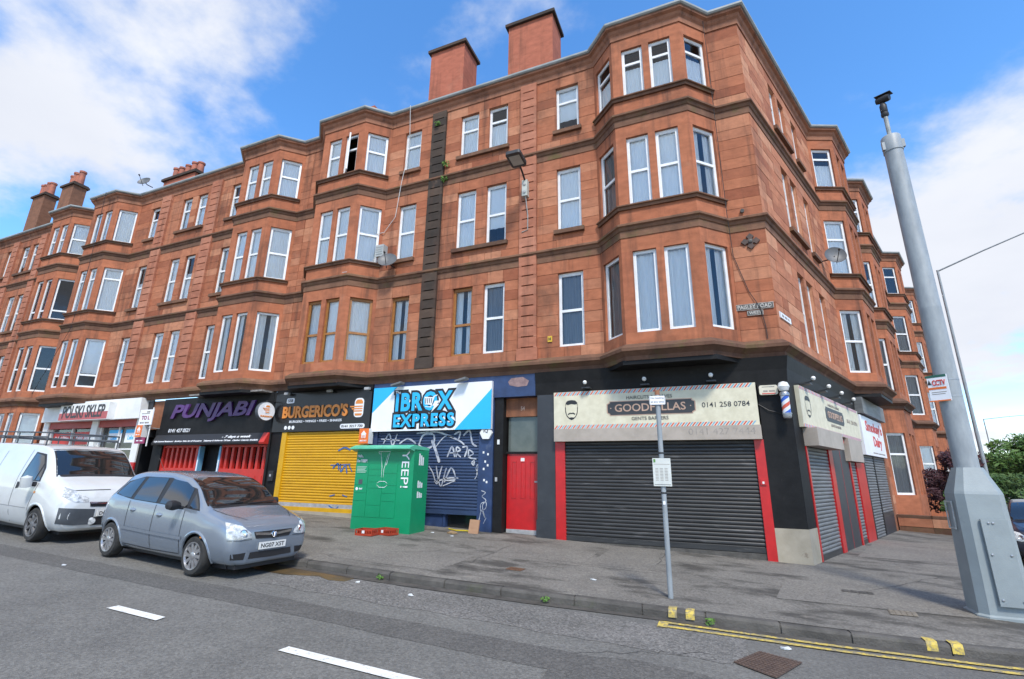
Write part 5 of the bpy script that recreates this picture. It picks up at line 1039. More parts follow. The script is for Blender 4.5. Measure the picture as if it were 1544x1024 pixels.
for u, z in ((-6.46, 10.25), (-6.46, 10.52)): MB().lathe([(.045, 0), (.045, .02), (.001, .03)], FM(u, .25, z), (0, -1, 0), 12).build('gland', ALU, r)
MB().tube([FM(-6.44, .2, 10.12), FM(-6.40, .1, 9.5), FM(-6.40, .1, 9.0), FM(-6.6, .1, 8.95)], .015, 6).build('conduit', GUT, r)
def street_plate(F, u0, u1, z0, z1, s, label, m, mt, nm='street_name_plate'):
    o = bx(F, u0, u1, z0, z1, .005, .03, nm, m, None); tag(o, label, 'sign')
    if not s: bars(F, [(u0+.12, u0+.28, z0+.05, z1-.05), (u0+.34, u0+.54, z0+.05, z1-.05), (u0+.60, u0+.70, z0+.05, z1-.05)], .031, mt, o)
    if s: text(s, F, u0+.04, u1-.04, z0+.025, z1-.025, .031, mt, o, bold=.02)
    rect_frame(mb := MB(), F, u0, u1, z0, z1, .008, .03, .034); mb.build('rim', mt, o, recalc=False)
def bars(F, spans, d, m, parent):      # print too small to read
    for a, b, z0, z1 in spans: bx(F, a, b, z0, z1, d-.001, d+.001, 'small_print', m, parent)
PLT = mat('black_cast_plate', (.05, .05, .045), .6, (.10, .09, .08), 6); PLW = mat('worn_white_letters', (.62, .60, .55), .7, (.3, .28, .25), 18)
street_plate(FM, -.88, -.05, 5.72, 5.87, 'PAISLEY ROAD', 'black cast street name plate reading Paisley Road high on the corner wall', PLT, PLW)
street_plate(FM, -.64, -.29, 5.57, 5.69, 'WEST', 'small black cast plate reading West under the street name plate', PLT, PLW)
street_plate(FS, .15, 1.0, 5.50, 5.66, '', 'white street name plate on the side street wall just round the corner', SGW, GREYI)
o = MB(); 
for k in range(4):
    a = k*math.pi/2; ca, sa_ = math.cos(a), math.sin(a); R2 = lambda x, y: (-.37+x*ca-y*sa_, 7.53+x*sa_+y*ca)
    o.prism(FM, [R2(0, -.05), R2(.09, -.05), R2(.13, -.09), R2(.22, 0), R2(.13, .09), R2(.09, .05), R2(0, .05)], -.001*k, .05+.001*k)
o = o.build('wall_tie_plate', mat('rusty_iron', (.05, .035, .03), .7, (.09, .05, .035), 8)); tag(o, 'dark iron cross-shaped wall tie plate above the street name', 'wall plate'); MB().lathe([(.05, .04), (.045, .08), (.001, .09)], FM(-.37, 0, 7.53), (0, -1, 0), 10).build('nut', PLT, o)
o = MB().tube([FM(-.47, -.02, 8.42), FM(-.47, .09, 8.40)], .05, 10).build('overflow_pipe', PLT); tag(o, 'short dark overflow pipe stub above the string course near the corner', 'pipe')
o = bx(FM, -5.80, -5.67, 5.38, 5.55, 0.008, .03, 'hydrant_plate', mat('hydrant_yellow', (.65, .42, .03), .5), None); tag(o, 'small yellow hydrant plate with H on the sandstone wall', 'sign'); text('H', FM, -5.77, -5.70, 5.42, 5.51, .031, INK, o, bold=.03)
for (x0, z0, d0) in ((-6.5, 0, 0),): pass
o = plate(FM, rrect(-.60, -.22, 3.60, 3.82, .04), .03, .13, 'alarm_box', mat('ivory_plastic', (.70, .64, .50), .4), None); tag(o, 'cream alarm box on the black corner pier beside the barber pole', 'alarm box'); bars(FM, [(-.52, -.43, 3.665, 3.70), (-.40, -.28, 3.665, 3.70)], .132, GREYI, o); bx(FM, -.54, -.28, 3.775, 3.785, .13, .133, 'slot', INKG, o); plate(FM, rrect(-.55, -.27, 3.615, 3.635, .008), .12, .135, 'strobe', REDI, o)
r = thing('barber_pole', FM(-.13, .03, 3.4), 'striped barber pole with white globe on the black corner pier', 'barber pole'); bc = Vector(FM(-.11, .24, 3.02))
def barber_mat():
    m = mat('barber_stripes', (.8, .8, .8), .3); t = m.node_tree; b = t.nodes['Principled BSDF']; g = t.nodes.new('ShaderNodeTexCoord'); s = t.nodes.new('ShaderNodeSeparateXYZ'); t.links.new(g.outputs['Object'], s.inputs[0])
    def mm(op, a, bb):
        n = t.nodes.new('ShaderNodeMath'); n.operation = op
        for i, v in enumerate((a, bb)):
            if isinstance(v, (int, float)): n.inputs[i].default_value = v
            else: t.links.new(v, n.inputs[i])
        return n.outputs[0]
    an = mm('DIVIDE', mm('ARCTAN2', mm('SUBTRACT', s.outputs[1], bc.y), mm('SUBTRACT', s.outputs[0], bc.x)), 6.28318)
    ph = mm('FRACT', mm('ADD', mm('MULTIPLY', s.outputs[2], 2.9), mm('MULTIPLY', an, -1)), 0)
    rp = t.nodes.new('ShaderNodeValToRGB'); rp.color_ramp.interpolation = 'CONSTANT'
    for p, c_ in ((0, (.75, .75, .77, 1)), (.25, (.02, .10, .5, 1)), (.5, (.75, .75, .77, 1)), (.75, (.65, .10, .05, 1))):
        e = rp.color_ramp.elements[0] if p == 0 else rp.color_ramp.elements.new(p) if p != .25 else rp.color_ramp.elements[1]
        e.position = p; e.color = c_
    t.links.new(ph, rp.inputs[0]); t.links.new(rp.outputs[0], b.inputs['Base Color']); return m
MB().lathe([(.085, .13), (.085, .52)], bc, n=20).build('striped_cylinder', barber_mat(), r, smooth=True)
MB().lathe([(.03, 0), (.075, .02), (.09, .05), (.09, .10), (.10, .105), (.10, .13), (.08, .135)], bc, n=20).build('lower_cap', STEEL, r, smooth=True); MB().lathe([(.08, .51), (.10, .52), (.10, .57), (.085, .60), (.05, .63)], bc, n=20).build('upper_cap', STEEL, r, smooth=True)
MB().lathe([(.001, .60), (.09, .64), (.125, .73), (.09, .82), (.001, .855)], bc, n=20).build('globe', LAMPW, r, smooth=True); MB().tube([FM(-.11, .0, 3.1), bc+Vector((0, 0, .08))], .025, 8).build('bracket', STEEL, r)
o = plate(FM, [(-7.62+.19*math.cos(a), 2.86+.19*math.sin(a)) for a in [k*math.pi/3 for k in range(6)]], .045, .13, 'alarm_box', WHP, None); tag(o, 'white hexagonal alarm box on the navy pier beside the red door', 'alarm box'); text('iQ', FM, -7.69, -7.55, 2.86, 2.97, .131, INKG, o, bold=.01)
r = thing('projecting_sign', FM(-16.0, 0, 3.7), 'round white projecting sign with orange burger symbol between restaurant and burger shop', 'sign'); cc_ = Vector(FM(-16.02, .44, 3.72))
MB().lathe([(.31, 0), (.33, .02), (.33, .13), (.31, .15)], cc_, (1, -.15, 0), 32).build('case', GPLAS, r, smooth=True); MB().lathe([(.305, .15), (.305, .155)], cc_, (1, -.15, 0), 32).build('sign_face', SGW, r)
FR = frame((cc_.x+.155, cc_.y), (.15, 1)); burger(FR, 0.0, 3.80, .30, .006, r, ORANGE, SGW); text("BURGERICO'S", FR, -.22, .22, 3.52, 3.58, .006, ORANGE, r, bold=.03); MB().tube([FM(-15.95, 0, 4.1), FM(-15.95, .44, 4.1), cc_+Vector((.08, 0, .3))], .02, 6).build('bracket', BPLAS, r)
def takeaway(u, z, label, d=.3):
    r = bx(FM, u, u+.36, z, z+.46, d-.22, d, 'box_sign', WHP, None); tag(r, label, 'sign'); fc = bx(FM, u, u+.36, z, z+.46, d, d+.012, 'orange_face', ORJ, r)
    P = lambda pts: [(u+.18+a*.3, z+.27+b*.3) for a, b in pts]
    plate(FM, P([(-.35, .05), (0, .42), (.35, .05), (.27, .02), (.24, -.35), (-.24, -.35), (-.27, .02)]), d+.01, d+.018, 'house_symbol', SGW, fc)
    for k in (-1, 0, 1): plate(FM, P([(-.03+k*.12, -.35), (.03+k*.12, -.35), (.03+k*.12, -.05), (-.03+k*.12, -.05)]), d+.012, d+.021, 'house_symbol', ORJ, fc)
    text('JUST EAT', FM, u+.05, u+.31, z+.05, z+.11, d+.013, SGW, fc, bold=.03)
takeaway(-11.92, 2.60, 'orange takeaway box sign with white house symbol above the green locker')
takeaway(-22.75, 2.95, 'orange takeaway box sign with white house symbol below the letting board', .5)
o = bx(FM, -22.8, -22.0, 3.42, 4.02, .42, .45, 'letting_board', SGW, None); tag(o, 'white letting board with burgundy words above the orange takeaway sign', 'sign'); text('TO L', FM, -22.65, -22.15, 3.62, 3.78, .451, BURG, o, bold=.03); text('0141', FM, -22.7, -22.45, 3.47, 3.54, .451, INKG, o, bold=.01); bars(FM, [(-22.4, -22.15, 3.475, 3.535), (-22.7, -22.2, 3.85, 3.88), (-22.4, -22.2, 3.90, 3.96)], .452, GREYI, o); MB().tube([FM(-22.1, 0, 3.3), FM(-22.1, .46, 3.3)], .02, 6).build('bracket', ALU, o); MB().tube([FM(-22.1, .40, 2.6), FM(-22.1, .40, 4.1)], .025, 6).build('post', WHP, o)
o = bx(FM, -22.8, -22.2, 2.70, 2.94, .42, .45, 'letting_board', BURG, None); tag(o, 'small burgundy letting board under the orange takeaway sign', 'sign'); bars(FM, [(-22.7, -22.55, 2.79, 2.83), (-22.48, -22.3, 2.79, 2.83)], .452, SGW, o)
r = thing('intercom', FM(-15.7, .03, 1.5), 'small black door intercom on the black pier beside the yellow shutter', 'intercom'); bx(FM, -15.78, -15.55, 1.42, 1.75, .03, .10, 'case', BPLAS, r); bx(FM, -15.72, -15.64, 1.56, 1.64, .10, .106, 'button', ALU, r)
o = MB().tube([FM(-15.98, .06, 4.45), FM(-16.0, .06, 3.5), FM(-15.97, .06, 2.0), FM(-15.97, .06, .6)], .045, 10).build('downpipe', BLKP); tag(o, 'black downpipe between the restaurant and the burger shop', 'pipe')
# ------------------------------------------------------------------ street furniture
GREYC = mat('cabinet_grey_paint', (.27, .31, .32), .5, (.23, .265, .275), 2.5, bump=.1); over(GREYC, (.15, .16, .16), 3, .64, .74, .5)
GALV = mat('galvanised_pole', (.30, .33, .345), .5, (.23, .255, .27), 3, stretch=(3, 3, 1))
px_, py_ = 1.88, -2.88; zg = gz(px_, py_)
r = thing('camera_pole', (px_, py_, zg), 'tall grey camera pole rising from a faceted metal cabinet with access panel', 'pole')
def ring(hw, hd_, ch, z): return [(px_+a, py_+b, z) for a, b in ((-hw+ch, -hd_), (hw-ch, -hd_), (hw, -hd_+ch), (hw, hd_-ch), (hw-ch, hd_), (-hw+ch, hd_), (-hw, hd_-ch), (-hw, -hd_+ch))]
cb = MB(); lv = [ring(.34, .32, .10, zg-.05), ring(.34, .32, .10, zg+.03), ring(.31, .29, .09, zg+.05), ring(.285, .27, .09, 1.56), ring(.275, .26, .085, 1.60), ring(.16, .155, .06, 1.94)]
for L_ in lv: cb.v += L_
cb.f = [(i*8+j, i*8+(j+1) % 8, (i+1)*8+(j+1) % 8, (i+1)*8+j) for i in range(len(lv)-1) for j in range(8)]+[tuple(range(len(lv)*8-8, len(lv)*8))]; cb.mi = [0]*len(cb.f); cab = cb.build('cabinet', GREYC, r)
FC = frame((px_, py_-.315), (1, 0)); tl = lambda z: -.0135*(z-zg)/1.0*1.4
FCT = lambda u, d, z: FC(u, d+.027-(z-zg)*.0145-.01, z)
dr = MB().box(FCT, -.10, .20, zg+.18, 1.22, -.02, .012).build('access_panel', GREYC, cab, recalc=False)
for u, z in ((-.02, 1.17), (.03, 1.17), (-.06, .75), (.15, .75), (.16, zg+.26), (-.06, zg+.26)): MB().lathe([(.016, 0), (.016, .01), (.001, .014)], FCT(u, .012, z), (0, -1, 0), 8).build('bolt', STEEL, dr)
FW = frame((px_-.317, py_+.2), (0, -1)); FWT = lambda u, d, z: FW(u, d+.02-(z-zg)*.018, z)
st = MB(); rect_frame(st, FWT, .05, .30, 1.05, 1.45, .022, 0, .012); st.build('sticker_residue', mat('glue_residue', (.5, .5, .47), .8, (.33, .35, .35), 14), cab)
MB().lathe([(.16, 1.9), (.153, 1.95), (.150, 4.5), (.150, 4.52), (.148, 4.53), (.140, 7.55), (.152, 7.56), (.152, 7.86), (.140, 7.88)], (px_, py_, 0), n=20).build('pole', GALV, r, smooth=True)
for a in (math.radians(200), math.radians(340)): MB().box(lambda u, d, z: (px_+.15*math.cos(a)+u, py_+.15*math.sin(a)-d, z), -.03, .03, 7.60, 7.76, -.03, .03).build('lug', GALV, r, recalc=False)
MB().tube([(px_, py_, 7.86), (px_, py_, 8.35)], .035, 10).build('mast', GUT, r)
hd_ = MB(); hd_.lathe([(.04, 8.33), (.062, 8.36), (.062, 8.41), (.045, 8.43), (.058, 8.45), (.058, 8.58), (.035, 8.64)], (px_, py_, 0), n=14); cm = hd_.build('camera_base', BPLAS, r, smooth=True)
ca = Vector((.75, -.55, -.12)).normalized(); cq = Vector((px_, py_, 8.72)); c2 = MB(); c2.lathe([(.001, -.10), (.05, -.09), (.068, -.02), (.072, .09), (.065, .125), (.045, .13), (.001, .125)], cq, ca, 14); c2.box(lambda u, d, z: tuple(cq+ca*u+Vector((0, 0, z))+Vector((-ca.y, ca.x, 0))*d), -.09, .17, .072, .084, -.07, .07); c2.build('camera_head', BPLAS, r, smooth=True)
FT2 = frame((px_-.10, py_-.15), (1, -.75)); z0 = 2.95
o = MB().box(FT2, -.20, .06, z0, z0+.42, .0, .012).build('camera_notice', SGW); tag(o, 'white camera surveillance notice with red words strapped to the grey pole', 'sign'); text('CCTV', FT2, -.14, .03, z0+.25, z0+.34, .013, REDI, o, bold=.03); bx(FT2, -.2, .03, z0+.19, z0+.225, .012, .015, 'orange_band', ORJ, o); bars(FT2, [(-.17, .02, z0+.14, z0+.15), (-.17, 0, z0+.11, z0+.12)], .0125, GREYI, o); bx(FT2, -.22, .05, z0+.38, z0+.42, .012, .014, 'green_band', mat('green_print', (.02, .12, .08), .5), o); bx(FT2, -.22, .05, z0, z0+.02, .012, .014, 'orange_band', ORJ, o); plate(FT2, [(-.2, z0+.27), (-.15, z0+.27), (-.175, z0+.35)], .011, .015, 'camera_symbol', INK, o)
for z in (z0+.08, z0+.34): MB().lathe([(.154, z-.01), (.154, z+.01)], (px_, py_, 0), n=20).build('strap', STEEL, o)
# no-loading sign post
sx, sy_ = -2.44, -4.48; zg = gz(sx, sy_); r = thing('sign_post', (sx, sy_, zg), 'thin grey parking sign post with two white notices standing near the kerb', 'sign post')
MB().tube([(sx, sy_, zg-.02), (sx, sy_, 3.06)], .038, 12).build('post', GALV, r, smooth=True); MB().tube([(sx, sy_, 3.02), (sx, sy_, 3.10)], .04, 12).build('post_cap', mat('rust_brown', (.3, .14, .07), .7), r)
FP_ = frame((sx, sy_-.045), (1, .12))
o = MB().prism(FP_, rrect(-.125, .125, 2.86, 3.0, .015), 0, .008).build('loading_plate', SGW, r); text('No loading', FP_, -.10, .10, 2.945, 2.98, .009, INK, o, ext=.001); text('at any time', FP_, -.10, .10, 2.88, 2.92, .009, INK, o, ext=.001); rect_frame(mb := MB(), FP_, -.12, .12, 2.865, 2.995, .005, .007, .0095); mb.build('border', INK, o, recalc=False)
o = bx(FP_, -.135, .135, 1.60, 2.02, 0, .01, 'notice_board', mat('notice_paper', (.62, .64, .60), .4), r); bx(FP_, -.12, -.09, 1.955, 2.005, .01, .012, 'crest', mat('crest_green', (.1, .25, .05), .5), o)
for k in range(3):
    for j in range(9): bx(FP_, -.10+.07*k, -.055+.07*k, 1.86-.022*j, 1.868-.022*j, .01, .0112, 'print_line', GREYI, o)
bx(FP_, -.12, .12, 1.925, 1.931, .01, .0112, 'print_line', GREYI, o); bx(FP_, -.12, .12, 1.62, 1.627, .01, .0112, 'print_line', INKG, o)
for z in (1.5, 2.1, 2.93): MB().lathe([(.042, z-.012), (.042, z+.012)], (sx, sy_, 0), n=12).build('clip', BPLAS, r)
MB().box(FP_, -.015, .02, 1.33, 1.38, -.008, -.003).build('sticker', SGW, r, recalc=False)
# lamp posts in the side street
def lamp_post(u, d, h, arm, label, rr=.075, up=.9):
    b = Vector(FS(u, d, 0)); b.z = gz(b.x, b.y); n_ = Vector(FS(0, 1, 0)); r = thing('lamp_post', b, label, 'street lamp')
    MB().tube([b-Vector((0, 0, .1)), b+Vector((0, 0, 1.6)), b+Vector((0, 0, 1.62)), b+Vector((0, 0, h))], [rr*1.5, rr*1.5, rr, rr*.6], 12).build('post', GALV, r, smooth=True)
    t = b+Vector((0, 0, h)); MB().tube([t-Vector((0, 0, .05)), t+n_*arm*.5+Vector((0, 0, up*.5)), t+n_*arm+Vector((0, 0, up))], [rr*.5, rr*.42, rr*.36], 8).build('arm', GALV, r)
    e = t+n_*arm+Vector((0, 0, up)); MB().tube([e-n_*.1, e+n_*.1+Vector((0, 0, .02)), e+n_*.5+Vector((0, 0, .06)), e+n_*.6+Vector((0, 0, .06))], [.04, .08, .1, .04], 8).build('lantern', GUT, r, smooth=True)
lamp_post(16, 2.6, 11.2, 3.2, 'tall grey lamp post with long sloping arm behind the camera pole'); lamp_post(62, 2.3, 8.6, 3.4, 'distant grey lamp post beyond the green trees', up=.2)
# locker
GRN = mat('locker_green', (.004, .27, .115), .4, (.004, .245, .104), 2); GRT = mat('locker_mint', (.10, .50, .31), .4); GRD = mat('locker_seam', (.003, .12, .05), .5)
lx, ly = -10.69, -1.77; LA = math.radians(2.5); FL_ = frame((lx, ly), (math.cos(LA), math.sin(LA))); zl = gz(lx, ly); zr_ = gz(-8.9, -1.7)
r = thing('parcel_locker', (-9.8, -1.4, zl-.05), 'bright green parcel locker with mint canopy and white lettering standing on the pavement', 'parcel locker')
w_, hh = 1.79, 2.02; zb_ = zr_-.02; zt_ = zl+hh
plate(FL_, [(0, zb_), (w_, zb_), (w_, zt_), (0, zt_)], -.74, 0, 'case', GRN, r)
cn = MB(); cn.add([FL_(u, d, z) for u in (-.07, w_+.0) for d, z in ((-.76, zt_+.001), (.0, zt_-.06), (.24, zt_-.0), (.24, zt_+.03), (0, zt_+.11), (-.76, zt_+.06))], [(0, 1, 2, 3, 4, 5), (11, 10, 9, 8, 7, 6)]+[(i, i+6, (i+1) % 6+6, (i+1) % 6) for i in range(6)]); cn.build('canopy', GRT, r)
cols = [0, .42, .88, 1.32, w_]; 
for ci in range(4):
    a, b = cols[ci]+.008, cols[ci+1]-.008; z = zl+.30; rows_ = [.30, .42, .16, .16, .16, .16, .16, .20] if ci % 2 else [.40, .20, .20, .30, .25, .40]
    if ci == 3: rows_ = [1.75]
    for hh_ in rows_:
        if z+hh_ > zt_-.06: break
        bx(FL_, a, b, z+.004, z+hh_-.004, 0, .012, 'locker_door', GRN, r); z += hh_
bx(FL_, .008, w_-.008, zb_+.02, zl+.295, 0, .008, 'plinth_panel', GRN, r)
text('YEEP!', FL_, 1.44, 1.66, zl+1.05, zl+1.98, .013, SGW, r, bold=.0, rot=True, ext=.003); text('Hello,', FL_, .04, .22, zl+1.80, zl+1.88, .013, SGW, r, bold=.02); text("I'm YEEP!", FL_, .04, .36, zl+1.68, zl+1.76, .013, SGW, r, bold=.02)
for k in range(5): bx(FL_, .05, .36-.03*(k % 3), zl+1.56-.035*k, zl+1.568-.035*k, .012, .0135, 'print_line', SGW, r)
bx(FL_, .14, .26, zl+1.12, zl+1.24, .012, .016, 'reader', GPLAS, r); plate(FL_, [(.1+.04*math.cos(k*math.pi/5), zl+1.0+.04*math.sin(k*math.pi/5)) for k in range(10)], .011, .015, 'logo_dot', SGW, r); text('dpd', FL_, .17, .27, zl+.97, zl+1.03, .013, SGW, r, bold=.02)
for pts in ([(.70, 1.96), (1.06, 1.96), (.97, 1.62), (.93, 1.62)], [(.72, 1.15), (.80, 1.20), (.96, 1.20), (1.04, 1.15)], [(.72, 1.11), (.80, 1.05), (.96, 1.05), (1.04, 1.11)], [(.78, 1.90), (.84, 1.55), (.84, 1.3)], [(1.0, 1.90), (.90, 1.5), (.90, 1.3)], [(.70, 1.96), (.72, 1.9), (.78, 1.9), (.78, 1.96)]): stroke(FL_, .014, [(a, zl+b) for a, b in pts], .011, SGW, r, 'line_drawing', False)
FLS = frame(FL_(w_, 0, 0)[:2], (-math.sin(LA), math.cos(LA)))
for z, h_ in ((1.62, .3), (1.05, .18), (.8, .16)):
    for k in range(3): bx(FLS, .25+.09*k, .31+.09*k, zl+z, zl+z+h_*(1-.15*k), 0, .003, 'side_print', SGW, r)
# crates, cardboard and litter
CRM = mat('red_crate_plastic', (.42, .05, .02), .5, (.30, .04, .018), 6)
def crate(x, y, rz, label, roll=0, L_=.46, W_=.32, H_=.15, z0=0):
    zg = gz(x, y)+z0; r = thing('bottle_crate', (x, y, zg), label, 'crate'); F = frame((x, y), (math.cos(rz), math.sin(rz)))
    bx(F, -L_/2, L_/2, zg+.004, zg+.02, -W_/2, W_/2, 'base', CRM, r)
    for (a, b, c_, d_) in ((-L_/2, L_/2, W_/2-.014, W_/2), (-L_/2, L_/2, -W_/2, -W_/2+.014), (-L_/2, -L_/2+.014, -W_/2+.014, W_/2-.014), (L_/2-.014, L_/2, -W_/2+.014, W_/2-.014)):
        s = MB()
        for z1, z2 in ((.02, .055), (.115, .15)): s.box(F, a, b, zg+z1, zg+z2, c_, d_)
        n = 7 if b-a > .1 else 1
        for k in range(n+1):
            if n > 1: u = a+(b-a-.018)*k/n; s.box(F, u, u+.018, zg+.055, zg+.115, c_, d_)
            else:
                for q in range(5): v = c_+(d_-c_-.018)*q/4; s.box(F, a, b, zg+.055, zg+.115, v, v+.018)
                break
        s.build('side', CRM, r, recalc=False)
    g = MB()
    for k in range(1, 6): g.box(F, -L_/2+L_*k/6-.004, -L_/2+L_*k/6+.004, zg+.02, zg+.11, -W_/2+.014, W_/2-.014)
    for k in range(1, 4): g.box(F, -L_/2+.014, L_/2-.014, zg+.02, zg+.109, -W_/2+W_*k/4-.004, -W_/2+W_*k/4+.004)
    g.build('bottle_grid', CRM, r, recalc=False); bx(F, -.04, .03, zg+.06, zg+.12, W_/2, W_/2+.004, 'paper_label', SGW, r)
crate(-9.62, -2.42, .1, 'red bottle crate with white label lying in front of the green locker'); crate(-9.30, -2.06, -.15, 'red bottle crate right up against the foot of the green locker', H_=.2)
zg = gz(-7.65, -.55); Fc = frame((-7.85, -.55), (1, .1)); o = MB(); o.prism(lambda u, d, z: Fc(u, d-.25*(z-zg), z), [(0, zg), (.27, zg-.005), (.28, zg+.33), (.01, zg+.34)], -.06, 0); o = o.build('cardboard_piece', mat('cardboard', (.36, .21, .12), .85, (.3, .17, .10), 5)); tag(o, 'flat brown cardboard piece propped by the navy pier', 'cardboard')
LW = mat('litter_paper', (.6, .62, .62), .7, (.45, .47, .47), 20)
def litter(x, y, sz, label, m=LW, onroad=False, nm='litter_scrap'):
    z = gz(x, y)+(-.115 if onroad else .006); mb = MB(); n = 7; pts = [(x+sz*random.uniform(.5, 1)*math.cos(a), y+sz*.6*random.uniform(.5, 1)*math.sin(a), z+random.uniform(.002, sz*.35)) for a in [k*2*math.pi/n for k in range(n)]]
    mb.add([(x, y, z+sz*.3)]+pts+[(p[0]*.98+x*.02, p[1]*.98+y*.02, z) for p in pts], [(0, i+1, (i+1) % n+1) for i in range(n)]+[(i+1, i+1+n, (i+1) % n+1+n, (i+1) % n+1) for i in range(n)]); o = mb.build(nm, m); return tag(o, label, 'litter', 'paper litter scraps')
litter(-7.1, -5.75, .06, 'crumpled pale litter scrap in the gutter at the end of the damp rusty patch', onroad=True); litter(-5.95, -5.95, .06, 'crumpled pale litter scrap out on the road beyond the damp rusty patch', onroad=True)
for x, y, l in ((-7.9, -1.3, 'small pale litter scrap on the pavement just in front of the cardboard piece'), (-8.6, -1.1, 'small pale litter scrap beside the right foot of the green locker'), (-8.3, -.6, 'small pale litter scrap close under the navy shop window'), (-3.7, -4.0, 'small pale litter scrap on the pavement before the black shutter')): litter(x, y, .06, l)
litter(-1.1, -5.6, .07, 'small scrap of white litter beside the rusty road cover', onroad=True); litter(-11.8, -7.4, .06, 'crumpled pale litter scrap on the road behind the silver car', onroad=True)
litter(-8.15, -.9, .2, 'scattered brown litter heap under the navy shop window', mat('brown_litter', (.2, .12, .07), .9, (.35, .25, .12), 20))
o = MB().tube([(-8.6, -.25, gz(-8.6, -.25)+.02), (-8.3, -.4, gz(-8.3, -.3)+.02), (-8.0, -.35, gz(-8, -.3)+.03), (-7.75, -.45, gz(-7.7, -.4)+.02)], .018, 6).build('tape_strip', mat('yellow_tape', (.6, .45, .02), .5)); tag(o, 'yellow tape strip trailing at the foot of the navy shop window', 'litter')
WEED = mat('weed_green', (.07, .16, .025), .8, (.10, .2, .03), 9)
def leaves(mb, c, rad, n, size, flat=1.0):
    for _ in range(n):
        while True:
            v = Vector((random.uniform(-1, 1), random.uniform(-1, 1), random.uniform(-1, 1)))
            if .25 < v.length < 1: break
        p = Vector(c)+Vector((v.x*rad[0], v.y*rad[1], v.z*rad[2])); a = Vector((random.gauss(0, 1), random.gauss(0, 1), random.gauss(0, 1)*flat)).normalized(); b = a.orthogonal().normalized(); s_ = size*random.uniform(.6, 1.3)
        mb.add([p-a*s_, p+b*s_*.45, p+a*s_, p-b*s_*.45], [(0, 1, 2, 3)])
def weed(x, y, z, sz, label, n=40, grp='weeds rooted in joints'):
    mb = MB(); leaves(mb, (x, y, z+sz*.6), (sz, sz*.6, sz*.6), n, sz*.35); mb.tube([(x, y, z-.02), (x, y, z+sz*.6)], .004, 4); o = mb.build('weed', WEED, recalc=False); tag(o, label, 'weed', grp)
weed(-9.45, -.12, 12.05, .16, 'green weed growing from the sooty pilaster at the upper string course'); weed(-9.50, -.1, 11.5, .16, 'green weed growing from the sooty pilaster just below the upper string course'); weed(-9.9, -.15, 13.85, .14, 'green weed growing high on the sooty pilaster near the eaves')
for x, y, l in ((-4.1, -5.3, 'small green weed at the kerb foot below the small rusty pavement cover'), (-1.9, -5.17, 'small green weed at the kerb foot by the start of the yellow lines'), (-6.9, -5.45, 'small green weed at the kerb foot by the damp rusty patch')): weed(x, y, gz(x, y)-.1, .07, l, 30)
RUST = mat('rusty_cover', (.17, .085, .045), .75, (.11, .06, .035), 8, bump=.4); RUST2 = mat('brown_iron_cover', (.115, .075, .055), .7, (.075, .05, .04), 8, bump=.4)
def cover(pts, dz, label, m, n=9, nm='drain_cover'):
    a, b, c_, d_ = [Vector((x, y)) for x, y in pts]; mb = MB()
    def at(u, v): p = a.lerp(b, u).lerp(d_.lerp(c_, u), v); return (p.x, p.y)
    o = gsheet(nm, pts, dz, m); tag(o, label, 'cover'); s = MB()
    for i in range(n):
        for j in range(n):
            q = [at((i+e)/n, (j+f)/n) for e, f in ((.15, .15), (.85, .15), (.85, .85), (.15, .85))]
            s.add([(x, y, gz(x, y)+dz) for x, y in q]+[(x, y, gz(x, y)+dz+.007) for x, y in q], [(4, 5, 6, 7), (0, 1, 5, 4), (1, 2, 6, 5), (2, 3, 7, 6), (3, 0, 4, 7)])
    s.build('tread_studs', m, o, recalc=False)
cover([(-1.66, -6.36), (-1.28, -6.6), (-.98, -6.0), (-1.38, -5.86)], -.108, 'rusty brown square iron cover set in the road by the yellow lines', RUST2, 11)
cover([(-5.27, -4.06), (-4.98, -4.06), (-4.96, -3.84), (-5.25, -3.84)], .005, 'small rusty orange cover set in the pavement below the red door', RUST, 5); cover([(.38, -3.72), (.72, -3.66), (.76, -3.4), (.42, -3.45)], .0085, 'small pale iron cover in the pavement beside the camera cabinet', mat('pale_cover', (.22, .19, .15), .7, (.15, .13, .1), 8), 5)
cover([(.05, -2.5), (.5, -2.46), (.52, -2.3), (.07, -2.34)], .0085, 'small dark slot cover in the pavement before the corner pier', PLT, 4)
# ------------------------------------------------------------------ gardens, shrubs and trees
r = thing('garden_wall', FS(11.6, 2, -.2), 'low sandstone garden wall before the ground floor bay on the side street', 'wall')
for u0, u1, d0, d1 in ((11.25, 11.55, .05, 2.0), (11.25, 26, 2.0, 2.25)):
    n = max(1, int(max(u1-u0, d1-d0)/.8))
    for k in range(n):
        if u1-u0 > d1-d0: a, b, c_, d_ = u0+(u1-u0)*k/n, u0+(u1-u0)*(k+1)/n-.008, d0, d1
        else: a, b, c_, d_ = u0, u1, d0+(d1-d0)*k/n, d0+(d1-d0)*(k+1)/n-.008
        for z0, z1, m_ in ((-.5, .12, STS), (.13, .42, ST2)): bx(FS, a, b, z0, z1-.006, c_, d_, 'wall_stone', m_, r)
        bx(FS, a-.0, b, .42, .52, c_-.03, d_+.03, 'coping_stone', STS, r)
BARK = mat('bark', (.10, .07, .05), .9, (.06, .045, .03), 8)
def leafm(n_, c1, c2):
    m = mat(n_, c1, .6, c2, 1.8, 3, lo=.4, hi=.6); b = m.node_tree.nodes['Principled BSDF']; b.inputs['Specular IOR Level'].default_value = .3; return m
PUR = leafm('purple_leaves', (.045, .018, .024), (.075, .028, .032)); GR1 = leafm('green_leaves', (.055, .12, .025), (.085, .15, .035)); GR2 = leafm('dark_green_leaves', (.04, .09, .022), (.065, .115, .03))
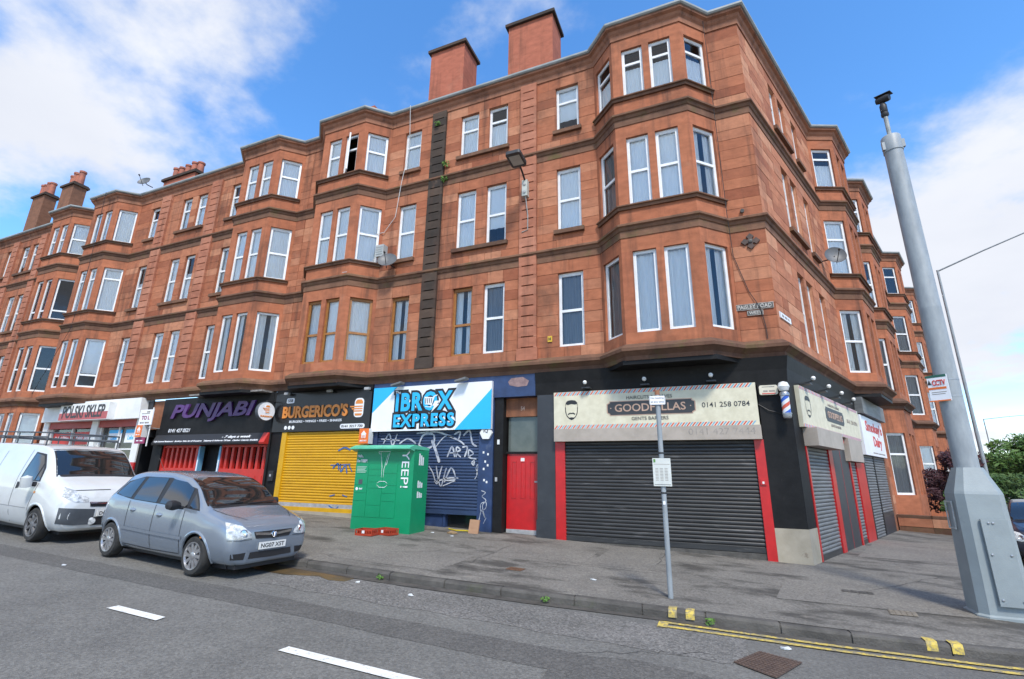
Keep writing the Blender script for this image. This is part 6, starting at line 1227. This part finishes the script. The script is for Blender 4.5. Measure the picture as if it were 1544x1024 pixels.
def shrub(u, d, rad, h, n, size, m, label, nm='shrub', cat='shrub', clumps=26, trunk=.06, grp=None):
    b = Vector(FS(u, d, 0)); b.z = gz(b.x, b.y)-.05; r = thing(nm, b, label, cat, grp); tr = MB(); top = b+Vector((0, 0, h*.55)); tr.tube([b, b+Vector((.05, .03, h*.3)), top], [trunk, trunk*.8, trunk*.5], 8); cr = MB()
    for k in range(clumps):
        a = random.uniform(0, 2*math.pi); q = random.random()**.5; zz = random.uniform(.28, 1.0); w__ = math.sin(math.pi*min(1, (zz-.05)*.9))**.6
        c_ = b+Vector((rad*q*math.cos(a)*w__, rad*q*math.sin(a)*w__, h*zz)); tr.tube([b+Vector((0, 0, h*.25)), (b+c_)/2+Vector((0, 0, h*.1)), c_], [trunk*.4, trunk*.25, trunk*.1], 5)
        s_ = random.uniform(.6, 1.1)*rad*.42; leaves(cr, c_, (s_, s_, s_*.75), n//clumps, size)
    tr.build('trunk', BARK, r); cr.build('crown', m, r, recalc=False)
shrub(16.9, 1.55, 1.35, 2.9, 6200, .085, PUR, 'dark purple leaved shrub in the garden before the side street bay windows'); shrub(19.4, 1.5, 1.1, 2.2, 3000, .085, PUR, 'smaller dark purple shrub behind the larger one by the garden wall')
shrub(13.6, 1.6, .5, 1.5, 700, .06, GR1, 'small light green plant growing by the purple shrub', clumps=10, trunk=.03)
shrub(30, 4.6, 2.2, 4.6, 7000, .14, GR1, 'bushy light green tree overhanging the side street pavement', 'tree', 'tree', 34, .12); shrub(38, 6.5, 2.8, 5.4, 7000, .17, GR2, 'darker green tree behind the bushy light green tree', 'tree', 'tree', 34, .14)
shrub(24, 2.9, 1.2, 2.4, 3500, .10, GR2, 'rounded green hedge shrub beyond the purple shrubs', clumps=22); shrub(58, 9, 4, 6.5, 6000, .26, GR2, 'distant dark green tree by the far rooftops', 'tree', 'tree', 30, .2); shrub(46, 3.2, 2.0, 4.0, 4000, .18, GR2, 'distant green tree against the end of the terrace', 'tree', 'tree', 26, .12)
shrub(70, 15, 5, 8, 5000, .34, GR1, 'farthest light green tree across the side street', 'tree', 'tree', 26, .2)
r = thing('far_house', FS(85, 14, -1), 'distant brick house with grey roof behind the trees', 'house'); MB().box(FS, 78, 92, -3, 5.5, 11, 20).build('wall', mat('far_brick', (.25, .11, .07), .9), r, recalc=False)
rf = MB(); rf.add([FS(u, d, z) for u in (77.6, 92.4) for d, z in ((10.5, 5.4), (20.5, 5.4), (15.5, 8.6))], [(0, 1, 2), (5, 4, 3), (0, 3, 4, 1), (1, 4, 5, 2), (2, 5, 3, 0)]); rf.build('roof', SLATE, r)
for k in range(3): bx(FS, 77.96, 78.0, 2.2, 3.8, 12+2.6*k, 13.2+2.6*k, 'window', WHP, r)
